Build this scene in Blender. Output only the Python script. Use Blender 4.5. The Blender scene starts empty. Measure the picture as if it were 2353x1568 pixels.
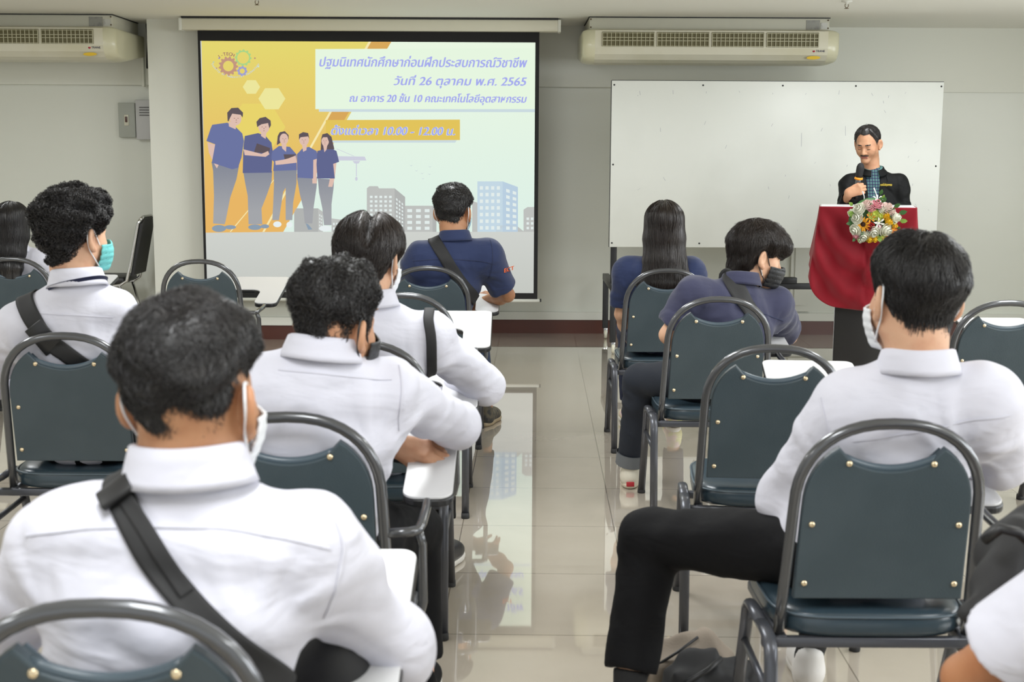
import bpy, bmesh, math, random
import numpy as np
from mathutils import Vector, Matrix
from mathutils.bvhtree import BVHTree

SC = bpy.context.scene
COL = SC.collection
PI = math.pi
# ------------------------------------------------------------------ camera
CAM_Z, FPX, TILT, ROLL = 1.46, 3050.0, math.atan(436 / 3050.0), 0.005
_f = Vector((0, math.cos(TILT), -math.sin(TILT)))
_u0 = Vector((0, math.sin(TILT), math.cos(TILT)))
_r0 = Vector((1, 0, 0))
_u = _u0 * math.cos(ROLL) - _r0 * math.sin(ROLL)
_r = _r0 * math.cos(ROLL) + _u0 * math.sin(ROLL)
CAM = Vector((0, 0, CAM_Z))
cd = bpy.data.cameras.new('camera')
cam = bpy.data.objects.new('camera', cd)
COL.objects.link(cam)
cam.matrix_world = Matrix(((_r.x, _u.x, -_f.x, 0), (_r.y, _u.y, -_f.y, 0), (_r.z, _u.z, -_f.z, CAM_Z), (0, 0, 0, 1)))
cd.sensor_width = 36.0
cd.lens = 36.0 * FPX / 2353.0
cd.clip_start = 0.05
cd.dof.use_dof = True
cd.dof.focus_distance = 7.6
cd.dof.aperture_fstop = 6.5
SC.camera = cam


def ray(px, py):
    return _f + _r * ((px - 1176.5) / FPX) - _u * ((py - 784.0) / FPX)


def P(px, py, d):
    """A pixel of the photograph at depth Y = d."""
    v = ray(px, py)
    return np.array(CAM + v * (d / v.y))


def PZ(px, py, z):
    """A pixel of the photograph at height z."""
    v = ray(px, py)
    return np.array(CAM + v * ((z - CAM_Z) / v.z))


# ------------------------------------------------------------------ world, lights, exposure
w = bpy.data.worlds.new('world')
SC.world = w
w.use_nodes = True
w.node_tree.nodes['Background'].inputs[0].default_value = (0.93, 0.97, 1.0, 1)
w.node_tree.nodes['Background'].inputs[1].default_value = 0.95


def area(name, loc, rot, sx, sy, power, col=(1, 1, 1)):
    l = bpy.data.lights.new(name, 'AREA')
    l.shape = 'RECTANGLE'
    l.size, l.size_y, l.energy, l.color = sx, sy, power, col
    o = bpy.data.objects.new(name, l)
    COL.objects.link(o)
    o.location, o.rotation_euler = loc, rot
    return o


# daylight through the windows of the right-hand wall
for i, y in enumerate((1.2, 4.2, 7.2)):  # one per window
    area('window_daylight', (5.05, y, 1.55), (0, math.radians(90), 0), 1.3, 2.2, 62 - 16 * i, (0.93, 0.97, 1.0))
# ceiling fluorescent lamps (three rows over the seats)
for x in (-3.4, -0.4, 2.4):
    for y in (1.2, 4.6, 7.9):
        area('ceiling_lamp_light', (x, y, 2.38), (0, 0, 0), 0.5, 1.3, (34 if x > 0 else 40) * (.60 if y > 7 else .84), (0.96, 0.985, 1.0))
SC.view_settings.view_transform = 'Standard'
SC.view_settings.look = 'None'
SC.view_settings.exposure = 0.35
SC.view_settings.gamma = 1.0
SC.view_settings.use_curve_mapping = False
try:
    SC.cycles.max_bounces = 7
    SC.cycles.diffuse_bounces = 4
    SC.cycles.use_denoising = True
    SC.cycles.caustics_reflective = False
    SC.cycles.caustics_refractive = False
except Exception:
    pass


# ------------------------------------------------------------------ materials
def srgb(r, g, b):
    def f(c):
        c /= 255.0
        return c / 12.92 if c <= 0.04045 else ((c + 0.055) / 1.055) ** 2.4
    return (f(r), f(g), f(b), 1.0)


MATS = {}


def mat(name, col, rough=0.6, metal=0.0, spec=0.5, bump=None, vary=None, coat=0.0, sheen=0.0, emit=None, sss=0.0):
    """bump = (scale, strength, distance[, stretch xyz]); vary = (scale, second colour, low, high)"""
    if name in MATS:
        return MATS[name]
    m = bpy.data.materials.new(name)
    m.use_nodes = True
    nt = m.node_tree
    b = nt.nodes['Principled BSDF']
    if len(col) == 3:
        col = (*col, 1)
    b.inputs['Base Color'].default_value = col
    b.inputs['Roughness'].default_value = rough
    b.inputs['Metallic'].default_value = metal
    b.inputs['Specular IOR Level'].default_value = spec
    b.inputs['Coat Weight'].default_value = coat
    b.inputs['Sheen Weight'].default_value = sheen
    if sss:
        b.inputs['Subsurface Weight'].default_value = sss
        b.inputs['Subsurface Radius'].default_value = (1.0, 0.35, 0.2)
        b.inputs['Subsurface Scale'].default_value = 0.012
    if emit:
        b.inputs['Emission Color'].default_value = (*emit[0][:3], 1)
        b.inputs['Emission Strength'].default_value = emit[1]
    tc = nt.nodes.new('ShaderNodeTexCoord')
    if vary:
        n = nt.nodes.new('ShaderNodeTexNoise')
        n.inputs['Scale'].default_value = vary[0]
        n.inputs['Detail'].default_value = 4
        mx = nt.nodes.new('ShaderNodeMix')
        mx.data_type = 'RGBA'
        mx.inputs[6].default_value = col
        c2 = vary[1]
        mx.inputs[7].default_value = c2 if len(c2) == 4 else (*c2, 1)
        mr = nt.nodes.new('ShaderNodeMapRange')
        mr.inputs[1].default_value = vary[2]
        mr.inputs[2].default_value = vary[3]
        nt.links.new(tc.outputs['Object'], n.inputs['Vector'])
        nt.links.new(n.outputs[0], mr.inputs[0])
        nt.links.new(mr.outputs[0], mx.inputs[0])
        nt.links.new(mx.outputs[2], b.inputs['Base Color'])
    if bump:
        n = nt.nodes.new('ShaderNodeTexNoise')
        n.inputs['Scale'].default_value = bump[0]
        n.inputs['Detail'].default_value = 3
        bp = nt.nodes.new('ShaderNodeBump')
        bp.inputs['Strength'].default_value = bump[1]
        bp.inputs['Distance'].default_value = bump[2]
        if len(bump) > 3:
            mp = nt.nodes.new('ShaderNodeMapping')
            mp.inputs['Scale'].default_value = bump[3]
            nt.links.new(tc.outputs['Object'], mp.inputs[0])
            nt.links.new(mp.outputs[0], n.inputs['Vector'])
        else:
            nt.links.new(tc.outputs['Object'], n.inputs['Vector'])
        nt.links.new(n.outputs[0], bp.inputs['Height'])
        nt.links.new(bp.outputs[0], b.inputs['Normal'])
    MATS[name] = m
    return m


def glow(name, col, strength=1.0, col2=None, z0=0, z1=1):
    """Projected light on the screen; an optional second colour blends upward between two heights."""
    if name in MATS:
        return MATS[name]
    m = bpy.data.materials.new(name)
    m.use_nodes = True
    nt = m.node_tree
    nt.nodes.remove(nt.nodes['Principled BSDF'])
    e = nt.nodes.new('ShaderNodeEmission')
    e.inputs[0].default_value = col
    e.inputs[1].default_value = strength * .785      # offsets the raised exposure; room-light washout is already in the slide colours
    if col2:
        tc = nt.nodes.new('ShaderNodeTexCoord')
        sp = nt.nodes.new('ShaderNodeSeparateXYZ')
        mr = nt.nodes.new('ShaderNodeMapRange')
        mr.inputs[1].default_value = z0
        mr.inputs[2].default_value = z1
        mx = nt.nodes.new('ShaderNodeMix')
        mx.data_type = 'RGBA'
        mx.inputs[6].default_value = col
        mx.inputs[7].default_value = col2
        nt.links.new(tc.outputs['Object'], sp.inputs[0])
        nt.links.new(sp.outputs[2], mr.inputs[0])
        nt.links.new(mr.outputs[0], mx.inputs[0])
        nt.links.new(mx.outputs[2], e.inputs[0])
    nt.links.new(e.outputs[0], nt.nodes['Material Output'].inputs[0])
    MATS[name] = m
    return m


# ------------------------------------------------------------------ objects
def link(name, me, parent=None):
    o = bpy.data.objects.new(name, me)
    COL.objects.link(o)
    if parent is not None:
        o.parent = parent
    return o


def thing(name, label, cat, loc=(0, 0, 0), rz=0.0, group=None):
    o = bpy.data.objects.new(name, None)
    COL.objects.link(o)
    o.empty_display_size = 0.1
    o.location = loc
    o.rotation_euler = (0, 0, rz)
    o['label'] = label
    o['category'] = cat
    if group:
        o['group'] = group
    return o


def tag(o, label=None, cat=None, group=None, kind=None):
    if label:
        o['label'] = label
    if cat:
        o['category'] = cat
    if group:
        o['group'] = group
    if kind:
        o['kind'] = kind
    return o


def fastmesh(name, V, F, mats, smooth=True, midx=None):
    """V (n,3) array; F (m,4) or (m,3) array."""
    me = bpy.data.meshes.new(name)
    V = np.ascontiguousarray(V, dtype=np.float32)
    F = np.ascontiguousarray(F, dtype=np.int32)
    k = F.shape[1]
    me.vertices.add(len(V))
    me.vertices.foreach_set('co', V.ravel())
    me.loops.add(F.size)
    me.loops.foreach_set('vertex_index', F.ravel())
    me.polygons.add(len(F))
    me.polygons.foreach_set('loop_start', np.arange(0, F.size, k, dtype=np.int32))
    me.polygons.foreach_set('loop_total', np.full(len(F), k, dtype=np.int32))
    if midx is not None:
        me.polygons.foreach_set('material_index', np.ascontiguousarray(midx, dtype=np.int32))
    me.polygons.foreach_set('use_smooth', np.full(len(F), smooth, dtype=bool))
    for m in (mats if isinstance(mats, (list, tuple)) else [mats]):
        me.materials.append(m)
    me.update(calc_edges=True)
    return me


class MB:
    """Collects shapes and links them as ONE mesh object."""

    def __init__(self):
        self.v, self.f, self.m, self.s = [], [], [], []

    def add(self, vs, fs, mi=0, smooth=False):
        n = len(self.v)
        self.v += [tuple(map(float, x)) for x in vs]
        for f in fs:
            self.f.append(tuple(i + n for i in f))
            self.m.append(mi)
            self.s.append(smooth)
        return self

    def box(self, x0, x1, y0, y1, z0, z1, mi=0):
        v = [(x, y, z) for z in (z0, z1) for y in (y0, y1) for x in (x0, x1)]
        return self.add(v, [(0, 2, 3, 1), (4, 5, 7, 6), (0, 1, 5, 4), (2, 6, 7, 3), (0, 4, 6, 2), (1, 3, 7, 5)], mi)

    def rbox(self, x0, x1, y0, y1, z0, z1, b=0.01, mi=0, seg=2):
        bm = bmesh.new()
        bmesh.ops.create_cube(bm, size=1)
        for q in bm.verts:
            q.co = Vector(((x0 + x1) / 2 + q.co.x * (x1 - x0), (y0 + y1) / 2 + q.co.y * (y1 - y0), (z0 + z1) / 2 + q.co.z * (z1 - z0)))
        bmesh.ops.bevel(bm, geom=list(bm.edges), offset=b, segments=seg, affect='EDGES', profile=0.5)
        return self.bm(bm, mi, True)

    def bm(self, bm, mi=0, smooth=False):
        bm.verts.ensure_lookup_table()
        bm.verts.index_update()
        self.add([q.co for q in bm.verts], [[q.index for q in f.verts] for f in bm.faces], mi, smooth)
        bm.free()
        return self

    def tube(self, path, r, n=10, mi=0, r2=None, caps=True, up=None):
        """r: radius or list of radii; r2: second radius for a flat oval section."""
        path = [Vector(p) for p in path]
        k = len(path)
        rs = r if isinstance(r, (list, tuple)) else [r] * k
        T = []
        for i in range(k):
            t = path[min(i + 1, k - 1)] - path[max(i - 1, 0)]
            T.append(t.normalized())
        up = Vector(up) if up else (Vector((0, 0, 1)) if abs(T[0].z) < 0.9 else Vector((0, 1, 0)))
        nrm = (up - T[0] * up.dot(T[0])).normalized()
        vs, fs = [], []
        for i in range(k):
            nrm = (nrm - T[i] * nrm.dot(T[i])).normalized()
            bi = T[i].cross(nrm)
            q = (r2 / (r if not isinstance(r, (list, tuple)) else r[0])) if r2 else 1.0
            for j in range(n):
                a = 2 * PI * j / n
                vs.append(path[i] + nrm * (math.cos(a) * rs[i] * q) + bi * (math.sin(a) * rs[i]))
        for i in range(k - 1):
            for j in range(n):
                fs.append((i * n + j, i * n + (j + 1) % n, (i + 1) * n + (j + 1) % n, (i + 1) * n + j))
        if caps:
            fs.append(tuple(reversed(range(n))))
            fs.append(tuple(range((k - 1) * n, k * n)))
        return self.add(vs, fs, mi, True)

    def lathe(self, prof, c=(0, 0, 0), n=16, mi=0, axis='z'):
        vs, fs = [], []
        k = len(prof)
        for (r, h) in prof:
            for j in range(n):
                a = 2 * PI * j / n
                x, y = r * math.cos(a), r * math.sin(a)
                q = (x, y, h) if axis == 'z' else ((x, h, y) if axis == 'y' else (h, x, y))
                vs.append((c[0] + q[0], c[1] + q[1], c[2] + q[2]))
        for i in range(k - 1):
            for j in range(n):
                fs.append((i * n + j, i * n + (j + 1) % n, (i + 1) * n + (j + 1) % n, (i + 1) * n + j))
        fs.append(tuple(reversed(range(n))))
        fs.append(tuple(range((k - 1) * n, k * n)))
        return self.add(vs, fs, mi, True)

    def prism(self, outline, fn, thick, bev=0.0, mi=0, seg=2):
        """outline: 2-D points; fn maps (a,b,h) to 3-D; thick along h; bevelled edges."""
        bm = bmesh.new()
        vs = [bm.verts.new((a, b, 0)) for a, b in outline]
        f = bm.faces.new(vs)
        r = bmesh.ops.extrude_face_region(bm, geom=[f])
        top = [q for q in r['geom'] if isinstance(q, bmesh.types.BMVert)]
        for q in top:
            q.co.z += thick
        bmesh.ops.recalc_face_normals(bm, faces=bm.faces)
        if bev:
            rim = [e for e in bm.edges if abs(e.verts[0].co.z - e.verts[1].co.z) < 1e-9]
            bmesh.ops.bevel(bm, geom=rim, offset=bev, segments=seg, affect='EDGES', profile=0.5)
        for q in bm.verts:
            q.co = Vector(fn(q.co.x, q.co.y, q.co.z))
        bmesh.ops.recalc_face_normals(bm, faces=bm.faces)
        return self.bm(bm, mi, False)

    def poly(self, pts, mi=0):
        return self.add(pts, [tuple(range(len(pts)))], mi)

    def build(self, name, mats, parent=None, auto=True):
        me = bpy.data.meshes.new(name)
        me.from_pydata(self.v, [], self.f)
        for m in (mats if isinstance(mats, (list, tuple)) else [mats]):
            me.materials.append(m)
        me.polygons.foreach_set('material_index', self.m)
        me.polygons.foreach_set('use_smooth', [bool(s) for s in self.s])
        bm = bmesh.new()
        bm.from_mesh(me)
        bmesh.ops.recalc_face_normals(bm, faces=bm.faces)
        bm.to_mesh(me)
        bm.free()
        me.update()
        return link(name, me, parent)


def text_mesh(name, body, size, material, parent, fn, shear=0.0, bold=0.0, align='LEFT', width=None, ext=0.0):
    """Lettering as a mesh; fn maps text-plane (x, y) to 3-D."""
    c = bpy.data.curves.new(name, 'FONT')
    c.body = body
    c.size = size
    c.shear = shear
    c.offset = 0
    c.align_x = align
    c.fill_mode = 'FRONT'
    o = bpy.data.objects.new(name, c)
    COL.objects.link(o)
    bpy.context.view_layer.update()
    me = bpy.data.meshes.new_from_object(o.evaluated_get(bpy.context.evaluated_depsgraph_get()))
    bpy.data.objects.remove(o)
    bpy.data.curves.remove(c)
    if len(me.vertices) == 0:
        return None
    V = np.zeros(len(me.vertices) * 3, dtype=np.float32)
    me.vertices.foreach_get('co', V)
    V = V.reshape(-1, 3)
    if width:
        x0, x1 = V[:, 0].min(), V[:, 0].max()
        s = width / (x1 - x0)
        V[:, 0] = (V[:, 0] - (x0 if align == 'LEFT' else x1)) * s
    if bold:                                 # a heavier face: the outline repeated a hair's breadth apart
        bm = bmesh.new()
        bm.from_mesh(me)
        n0 = len(bm.verts)
        bmesh.ops.duplicate(bm, geom=bm.verts[:] + bm.edges[:] + bm.faces[:])
        bm.to_mesh(me)
        bm.free()
        V = np.concatenate([V + np.array((-bold, -bold * .4, 0)), V + np.array((bold, bold * .4, 0))])
    for i, q in enumerate(me.vertices):
        q.co = Vector(fn(V[i, 0], V[i, 1]))
    me.materials.clear()
    me.materials.append(material)
    me.name = name
    me.update()
    return link(name, me, parent)
# ------------------------------------------------------------------ the room
WALL_Y, CEIL_Z, XL, XR = 10.69, 2.436, -6.2, 5.2
M_WALL = mat('wall_paint', (0.74, 0.755, 0.69), 0.32, spec=0.4, bump=(3.0, 0.10, 0.02, (1, 1, 3)))
M_BEAM = mat('beam_paint', (0.77, 0.78, 0.71), 0.6, spec=0.3)
M_CEIL = mat('ceiling_paint', (0.86, 0.86, 0.80), 0.8, spec=0.2)
M_BROWN = mat('baseboard_wood', (0.085, 0.022, 0.012), 0.3, spec=0.5)
M_LEDGE = mat('ledge_paint', (0.74, 0.75, 0.69), 0.4)

# floor: large polished tiles with thin grey joints, laid one degree off the camera's axis
mf = bpy.data.materials.new('polished_floor_tiles')
mf.use_nodes = True
nt = mf.node_tree
bs = nt.nodes['Principled BSDF']
tc = nt.nodes.new('ShaderNodeTexCoord')
mp = nt.nodes.new('ShaderNodeMapping')
mp.inputs['Rotation'].default_value = (0, 0, math.radians(1.0))
mp.inputs['Location'].default_value = (-0.385 + 0.07, -3.88 + 0.595 * 6, 0)
bk = nt.nodes.new('ShaderNodeTexBrick')
bk.offset = 0.0
bk.inputs['Scale'].default_value = 1.0
bk.inputs['Mortar Size'].default_value = 0.0022
bk.inputs['Mortar Smooth'].default_value = 0.1
bk.inputs['Brick Width'].default_value = 0.595
bk.inputs['Row Height'].default_value = 0.595
bk.inputs['Color1'].default_value = (0.47, 0.42, 0.345, 1)
bk.inputs['Color2'].default_value = (0.49, 0.435, 0.36, 1)
bk.inputs['Mortar'].default_value = (0.22, 0.19, 0.15, 1)
nz = nt.nodes.new('ShaderNodeTexNoise')
nz.inputs['Scale'].default_value = 5.0
nz.inputs['Detail'].default_value = 6
mx = nt.nodes.new('ShaderNodeMix')
mx.data_type = 'RGBA'
mx.blend_type = 'MULTIPLY'
mx.inputs[0].default_value = 0.18
rp = nt.nodes.new('ShaderNodeValToRGB')
rp.color_ramp.elements[0].position = 0.35
rp.color_ramp.elements[0].color = (0.72, 0.70, 0.66, 1)
rp.color_ramp.elements[1].position = 0.65
nt.links.new(tc.outputs['Object'], mp.inputs[0])
nt.links.new(mp.outputs[0], bk.inputs['Vector'])
nt.links.new(tc.outputs['Object'], nz.inputs['Vector'])
nt.links.new(nz.outputs[0], rp.inputs[0])
nt.links.new(bk.outputs[0], mx.inputs[6])
nt.links.new(rp.outputs[0], mx.inputs[7])
nt.links.new(mx.outputs[2], bs.inputs['Base Color'])
bs.inputs['Roughness'].default_value = 0.035
bs.inputs['Specular IOR Level'].default_value = 0.75
bs.inputs['Coat Weight'].default_value = 1.0
bs.inputs['Coat Roughness'].default_value = 0.02


def struct(name, mb, m, label):
    o = mb.build(name, m)
    return tag(o, label, None, None, 'structure')


o = struct('floor', MB().box(XL, XR, -3.2, WALL_Y + 0.2, -0.12, 0.0), mf, 'polished beige tiled floor of the classroom')
o['category'] = 'floor'
struct('ceiling', MB().box(XL, XR, -3.2, WALL_Y + 0.2, CEIL_Z, CEIL_Z + 0.12), M_CEIL, 'plain off-white ceiling above the room')['category'] = 'ceiling'
struct('wall_front', MB().box(XL, XR, WALL_Y, WALL_Y + 0.2, 0, CEIL_Z), M_WALL, 'grey-white painted front wall behind the screen and whiteboard')['category'] = 'wall'
struct('wall_left', MB().box(XL - 0.2, XL, -3.2, WALL_Y + 0.2, 0, CEIL_Z), M_WALL, 'plain left side wall of the classroom')['category'] = 'wall'
wr = MB()
ys = [-3.2, 0.1, 2.3, 3.1, 5.3, 6.1, 8.3, WALL_Y + 0.2]
for i in range(7):
    if i % 2 == 0:
        wr.box(XR, XR + 0.2, ys[i], ys[i + 1], 0, CEIL_Z)
    else:
        wr.box(XR, XR + 0.2, ys[i], ys[i + 1], 0, 0.85)
        wr.box(XR, XR + 0.2, ys[i], ys[i + 1], 2.2, CEIL_Z)
struct('wall_right', wr, M_WALL, 'right side wall with three window openings')['category'] = 'wall'
# shallow beam along the top of the front wall, in two runs that meet behind the right air conditioner
zb = float(P(1300, 200, WALL_Y - 0.05)[2])
xs = float(P(1876, 160, WALL_Y - 0.05)[0])
struct('trim_1', MB().box(XL, xs, WALL_Y - 0.055, WALL_Y + 0.01, zb, CEIL_Z), M_BEAM, 'shallow painted beam along the top of the front wall, left run')['category'] = 'beam'
struct('trim_2', MB().box(xs, XR, WALL_Y - 0.03, WALL_Y + 0.01, zb - 0.025, CEIL_Z), M_BEAM, 'shallow painted beam at the top of the front wall above the whiteboard, right run')['category'] = 'beam'
# wide column behind the projection screen
CY = 10.26
cx0, cx1 = float(P(345, 300, CY)[0]), float(P(672, 740, CY)[0])
struct('trim_3', MB().box(cx0, cx1, CY, WALL_Y, 0, CEIL_Z), M_BEAM, 'wide off-white column standing out from the wall behind the screen')['category'] = 'column'
# brown baseboard with a pale ledge above it, running around the column
def skirting(name, prof_y0, z0, z1, t, m, label, cat):
    mb = MB()
    mb.box(XL, cx0 - t, WALL_Y - t, WALL_Y, z0, z1)
    mb.box(cx1 + t, XR, WALL_Y - t, WALL_Y, z0, z1)
    mb.box(cx0 - t, cx1 + t, CY - t, CY, z0, z1)
    mb.box(cx0 - t, cx0, CY, WALL_Y - t, z0, z1)
    mb.box(cx1, cx1 + t, CY, WALL_Y - t, z0, z1)
    struct(name, mb, m, label)['category'] = cat


skirting('baseboard_front', 0, 0.0, 0.112, 0.022, M_BROWN, 'dark brown baseboard along the foot of the front wall', 'baseboard')
skirting('trim_4', 0, 0.112, 0.175, 0.035, M_LEDGE, 'pale cable ledge just above the brown baseboard', 'trim')
# white vertical conduit cover below the whiteboard
c0, c1 = P(1815, 650, WALL_Y), P(1862, 650, WALL_Y)
struct('trim_5', MB().box(c0[0], c1[0], WALL_Y - 0.03, WALL_Y, 0.19, 1.2).box(c0[0] + .03, c1[0] - .04, WALL_Y - 0.042, WALL_Y - 0.02, 0.24, 1.2), M_LEDGE, 'white vertical conduit cover on the wall below the whiteboard')['category'] = 'conduit'

# ------------------------------------------------------------------ wall boxes, pipes, sprinklers
M_GREYBOX = mat('grey_box_metal', (0.42, 0.44, 0.40), 0.5)
M_PALEBOX = mat('pale_box_metal', (0.56, 0.56, 0.57), 0.5)
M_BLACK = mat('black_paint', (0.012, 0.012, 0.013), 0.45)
M_CREAM = mat('cream_plastic', (0.70, 0.68, 0.56), 0.35)
M_IVORY = mat('ivory_plastic', (0.66, 0.64, 0.46), 0.3, coat=0.3)
M_CHROME = mat('chrome', (0.62, 0.62, 0.62), 0.16, 1.0)
a0, a1 = P(275, 237, WALL_Y), P(316, 316, WALL_Y)
t = thing('breaker_box', 'grey breaker box with a small switch on the wall left of the column', 'switch box', ((a0[0] + a1[0]) / 2, WALL_Y, a1[2]))
hw, hh = (a1[0] - a0[0]) / 2, a0[2] - a1[2]
MB().rbox(-hw, hw, -0.05, 0.002, 0, hh, 0.004).build('cover', M_GREYBOX, t)
MB().rbox(-0.02, 0.016, -0.056, -0.045, hh * .34, hh * .66, 0.002).build('switch_plate', M_CREAM, t)
MB().rbox(-0.010, 0.006, -0.066, -0.05, hh * .44, hh * .60, 0.002).build('switch_lever', M_BROWN, t)
a0, a1 = P(316, 230, WALL_Y), P(352, 321, WALL_Y)
t = thing('louvred_box', 'pale grey louvred box partly hidden by the column edge', 'electrical box', ((a0[0] + a1[0]) / 2, WALL_Y, a1[2]))
hw, hh = (a1[0] - a0[0]) / 2, a0[2] - a1[2]
MB().rbox(-hw, hw, -0.07, 0.002, 0, hh, 0.004).build('cover', M_PALEBOX, t)
lv = MB()
for k in range(4):
    lv.rbox(-hw + .03, hw - .005, -0.076, -0.066, hh * (.60 + .065 * k), hh * (.625 + .065 * k), 0.003)
lv.build('louvre', mat('dark_slot', (0.16, 0.16, 0.16), 0.6), t)
pp = P(330, 70, 10.62)
o = MB().tube([(pp[0] + .03, 10.66, CEIL_Z), (pp[0] + .04, 10.655, 2.30), (pp[0] + .03, 10.655, 2.17), (pp[0] + .02, 10.655, 2.09)], [.03, .03, .03, .024], 10).build('refrigerant_pipe', M_BLACK)
tag(o, 'black insulated pipe beside the left air conditioner', 'pipe')
a0, a1 = P(325, 125, WALL_Y - .06), P(334, 200, WALL_Y - .06)
o = MB().rbox(a0[0], a1[0], WALL_Y - .085, WALL_Y - .05, a1[2], a0[2] + .02, .004).build('drain_conduit', M_BEAM)
tag(o, 'narrow white conduit running down below the left air conditioner', 'conduit')
for px, lab in ((1946, 'ceiling sprinkler head above the whiteboard'), (590, 'ceiling sprinkler head above the projection screen')):
    q = PZ(px, 2 if px > 1000 else -6, CEIL_Z)
    t = thing('sprinkler_head', lab, 'sprinkler', tuple(q), group=None)
    MB().lathe([(.036, 0), (.036, -.006), (.012, -.010), (.010, -.022)], n=14).build('escutcheon', M_LEDGE, t)
    mb = MB().tube([(-.010, 0, -.02), (-.011, 0, -.035), (0, 0, -.046)], .0025, 6).tube([(.010, 0, -.02), (.011, 0, -.035), (0, 0, -.046)], .0025, 6)
    mb.lathe([(.014, -.046), (.014, -.049)], n=10)
    mb.build('deflector', mat('dull_brass', (0.18, 0.13, 0.08), 0.4, 0.7), t)

# ------------------------------------------------------------------ air conditioners
M_AC = mat('aircon_plastic', (0.66, 0.64, 0.52), 0.35, vary=(2.5, (0.60, 0.57, 0.42), 0.45, 0.7))
M_ACTOP = mat('aircon_panel', (0.62, 0.61, 0.51), 0.45)
M_GRILL = mat('aircon_grille', (0.50, 0.48, 0.33), 0.4)
M_GRILLD = mat('aircon_grille_painted_shade', (0.13, 0.115, 0.05), 0.6)  # dark plate colour stands for the shade inside the grille openings
M_STK = mat('grey_sticker', (0.36, 0.36, 0.33), 0.5, vary=(18, (0.25, 0.25, 0.23), 0.45, 0.6))
M_RED = mat('red_ink', (0.45, 0.03, 0.06), 0.5)
M_INK = mat('dark_ink', (0.03, 0.03, 0.08), 0.5)
M_SUN = mat('yellow_ink', (0.75, 0.50, 0.03), 0.5)
M_LBLUE = mat('pale_blue_ink', (0.35, 0.45, 0.50), 0.5)


def aircon(x_right, label):
    W = 1.86
    t = thing('air_conditioner', label, 'air conditioner', (x_right - W / 2, 9.78, 2.105), group=None)
    prof = [(0.05, 0.235), (0.0, 0.222), (0.0, 0.10), (0.012, 0.055), (0.05, 0.018), (0.11, 0.0), (0.30, -0.005), (0.80, 0.06), (0.80, 0.235)]
    n = len(prof)
    mb = MB()
    x0, x1 = -W / 2 + .09, W / 2 - .09
    mb.add([(x0, y, z) for y, z in prof] + [(x1, y, z) for y, z in prof], [(i, (i + 1) % n, (i + 1) % n + n, i + n) for i in range(n)] + [tuple(range(n)), tuple(range(n, 2 * n))], 0, False)
    mb.build('body', M_AC, t)
    for s in (-1, 1):                       # rounded end caps, bulging outward
        mb = MB()
        vs, fs = [], []
        K = 7
        for k in range(K):
            a = k / (K - 1) * PI / 2
            xx = s * (W / 2 - .092 + .092 * math.sin(a))
            sh = .80 + .20 * math.cos(a)
            for (y, z) in prof:
                cy, cz = .43, .125
                vs.append((xx, cy + (y - cy) * (sh + (1 - sh) * .45), cz + (z - cz) * sh))
        for k in range(K - 1):
            for i in range(n):
                fs.append((k * n + i, k * n + (i + 1) % n, (k + 1) * n + (i + 1) % n, (k + 1) * n + i))
        fs.append(tuple(range((K - 1) * n, K * n)))
        mb.add(vs, fs, 0, True)
        mb.build('end_cap', M_IVORY, t)
    MB().rbox(-W / 2 + .055, W / 2 - .055, .13, .80, .232, CEIL_Z - 2.105 - .006, .004).build('mounting_panel', M_ACTOP, t)
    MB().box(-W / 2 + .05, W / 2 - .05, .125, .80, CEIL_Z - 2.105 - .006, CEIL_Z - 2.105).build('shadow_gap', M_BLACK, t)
    gw = (W - .30) / 4
    for k in range(4):
        g0 = -W / 2 + .14 + k * (gw + .005)
        g1 = g0 + gw - .012
        mb = MB().box(g0, g1, -.002, .004, .108, .212, 1)
        for j in range(13):
            x = g0 + .004 + (g1 - g0 - .008) * j / 12
            mb.box(x - .0022, x + .0022, -.010, -.002, .108, .208, 0)
        for z in (.112, .150, .172, .204):
            mb.box(g0 + .003, g1 - .003, -.009, -.002, z - .002, z + .002, 0)
        mb.build('grille', [M_GRILL, M_GRILLD], t)
    # stickers and printing at the right-hand end
    MB().box(W / 2 - .225, W / 2 - .125, .1275, .132, .245, .312).build('sticker', M_STK, t)
    MB().box(W / 2 - .12, W / 2 - .07, .1275, .132, .25, .295).build('sticker', mat('pale_sticker', (.66, .66, .62), .5, vary=(30, (.5, .5, .47), .5, .6)), t)
    for px_ in (W / 2 - .065, -W / 2 + .065):
        for z in (.255, .312):
            MB().lathe([(.006, 0), (.006, -.004)], (px_, .131, z), 8, axis='y').build('screw', mat('dull_brass', (.18, .13, .08), .4, .7), t)
    def fn(a, b):
        return (W / 2 - .178 + a, -.0035 + .001, .078 + b)
    MB().lathe([(.0095, 0), (.0095, .002)], (W / 2 - .19, .0035, .083), 14, axis='y').build('logo_mark', M_RED, t)
    text_mesh('logo_text', 'TRANE', .021, M_INK, t, lambda a, b: (W / 2 - .176 + a, .0045 - .0005 * 0 - .0035 + (.078 + b < .1) * (.1 - .078 - b) * .18, .076 + b), bold=.0006)
    mb = MB()
    for (c, w2, h2, mi, tilt) in ((W / 2 - .19, .05, .012, 0, .1), ):
        pts = []
        for k in range(20):
            a = 2 * PI * k / 20
            pts.append((c + w2 * math.cos(a), -.001 + max(0, .04 - h2 * math.sin(a)) * .3, .036 + h2 * math.sin(a) + tilt * h2 * math.cos(a)))
        mb.poly(pts, mi)
    mb.build('sun_print', M_SUN, t)
    return t


aircon(float(P(1930, 100, 9.8)[0]), 'long cream ceiling-hung air conditioner above the whiteboard')
aircon(float(P(262, 90, 9.8)[0]) + .015, 'cream ceiling-hung air conditioner at the top left beside the column')

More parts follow.
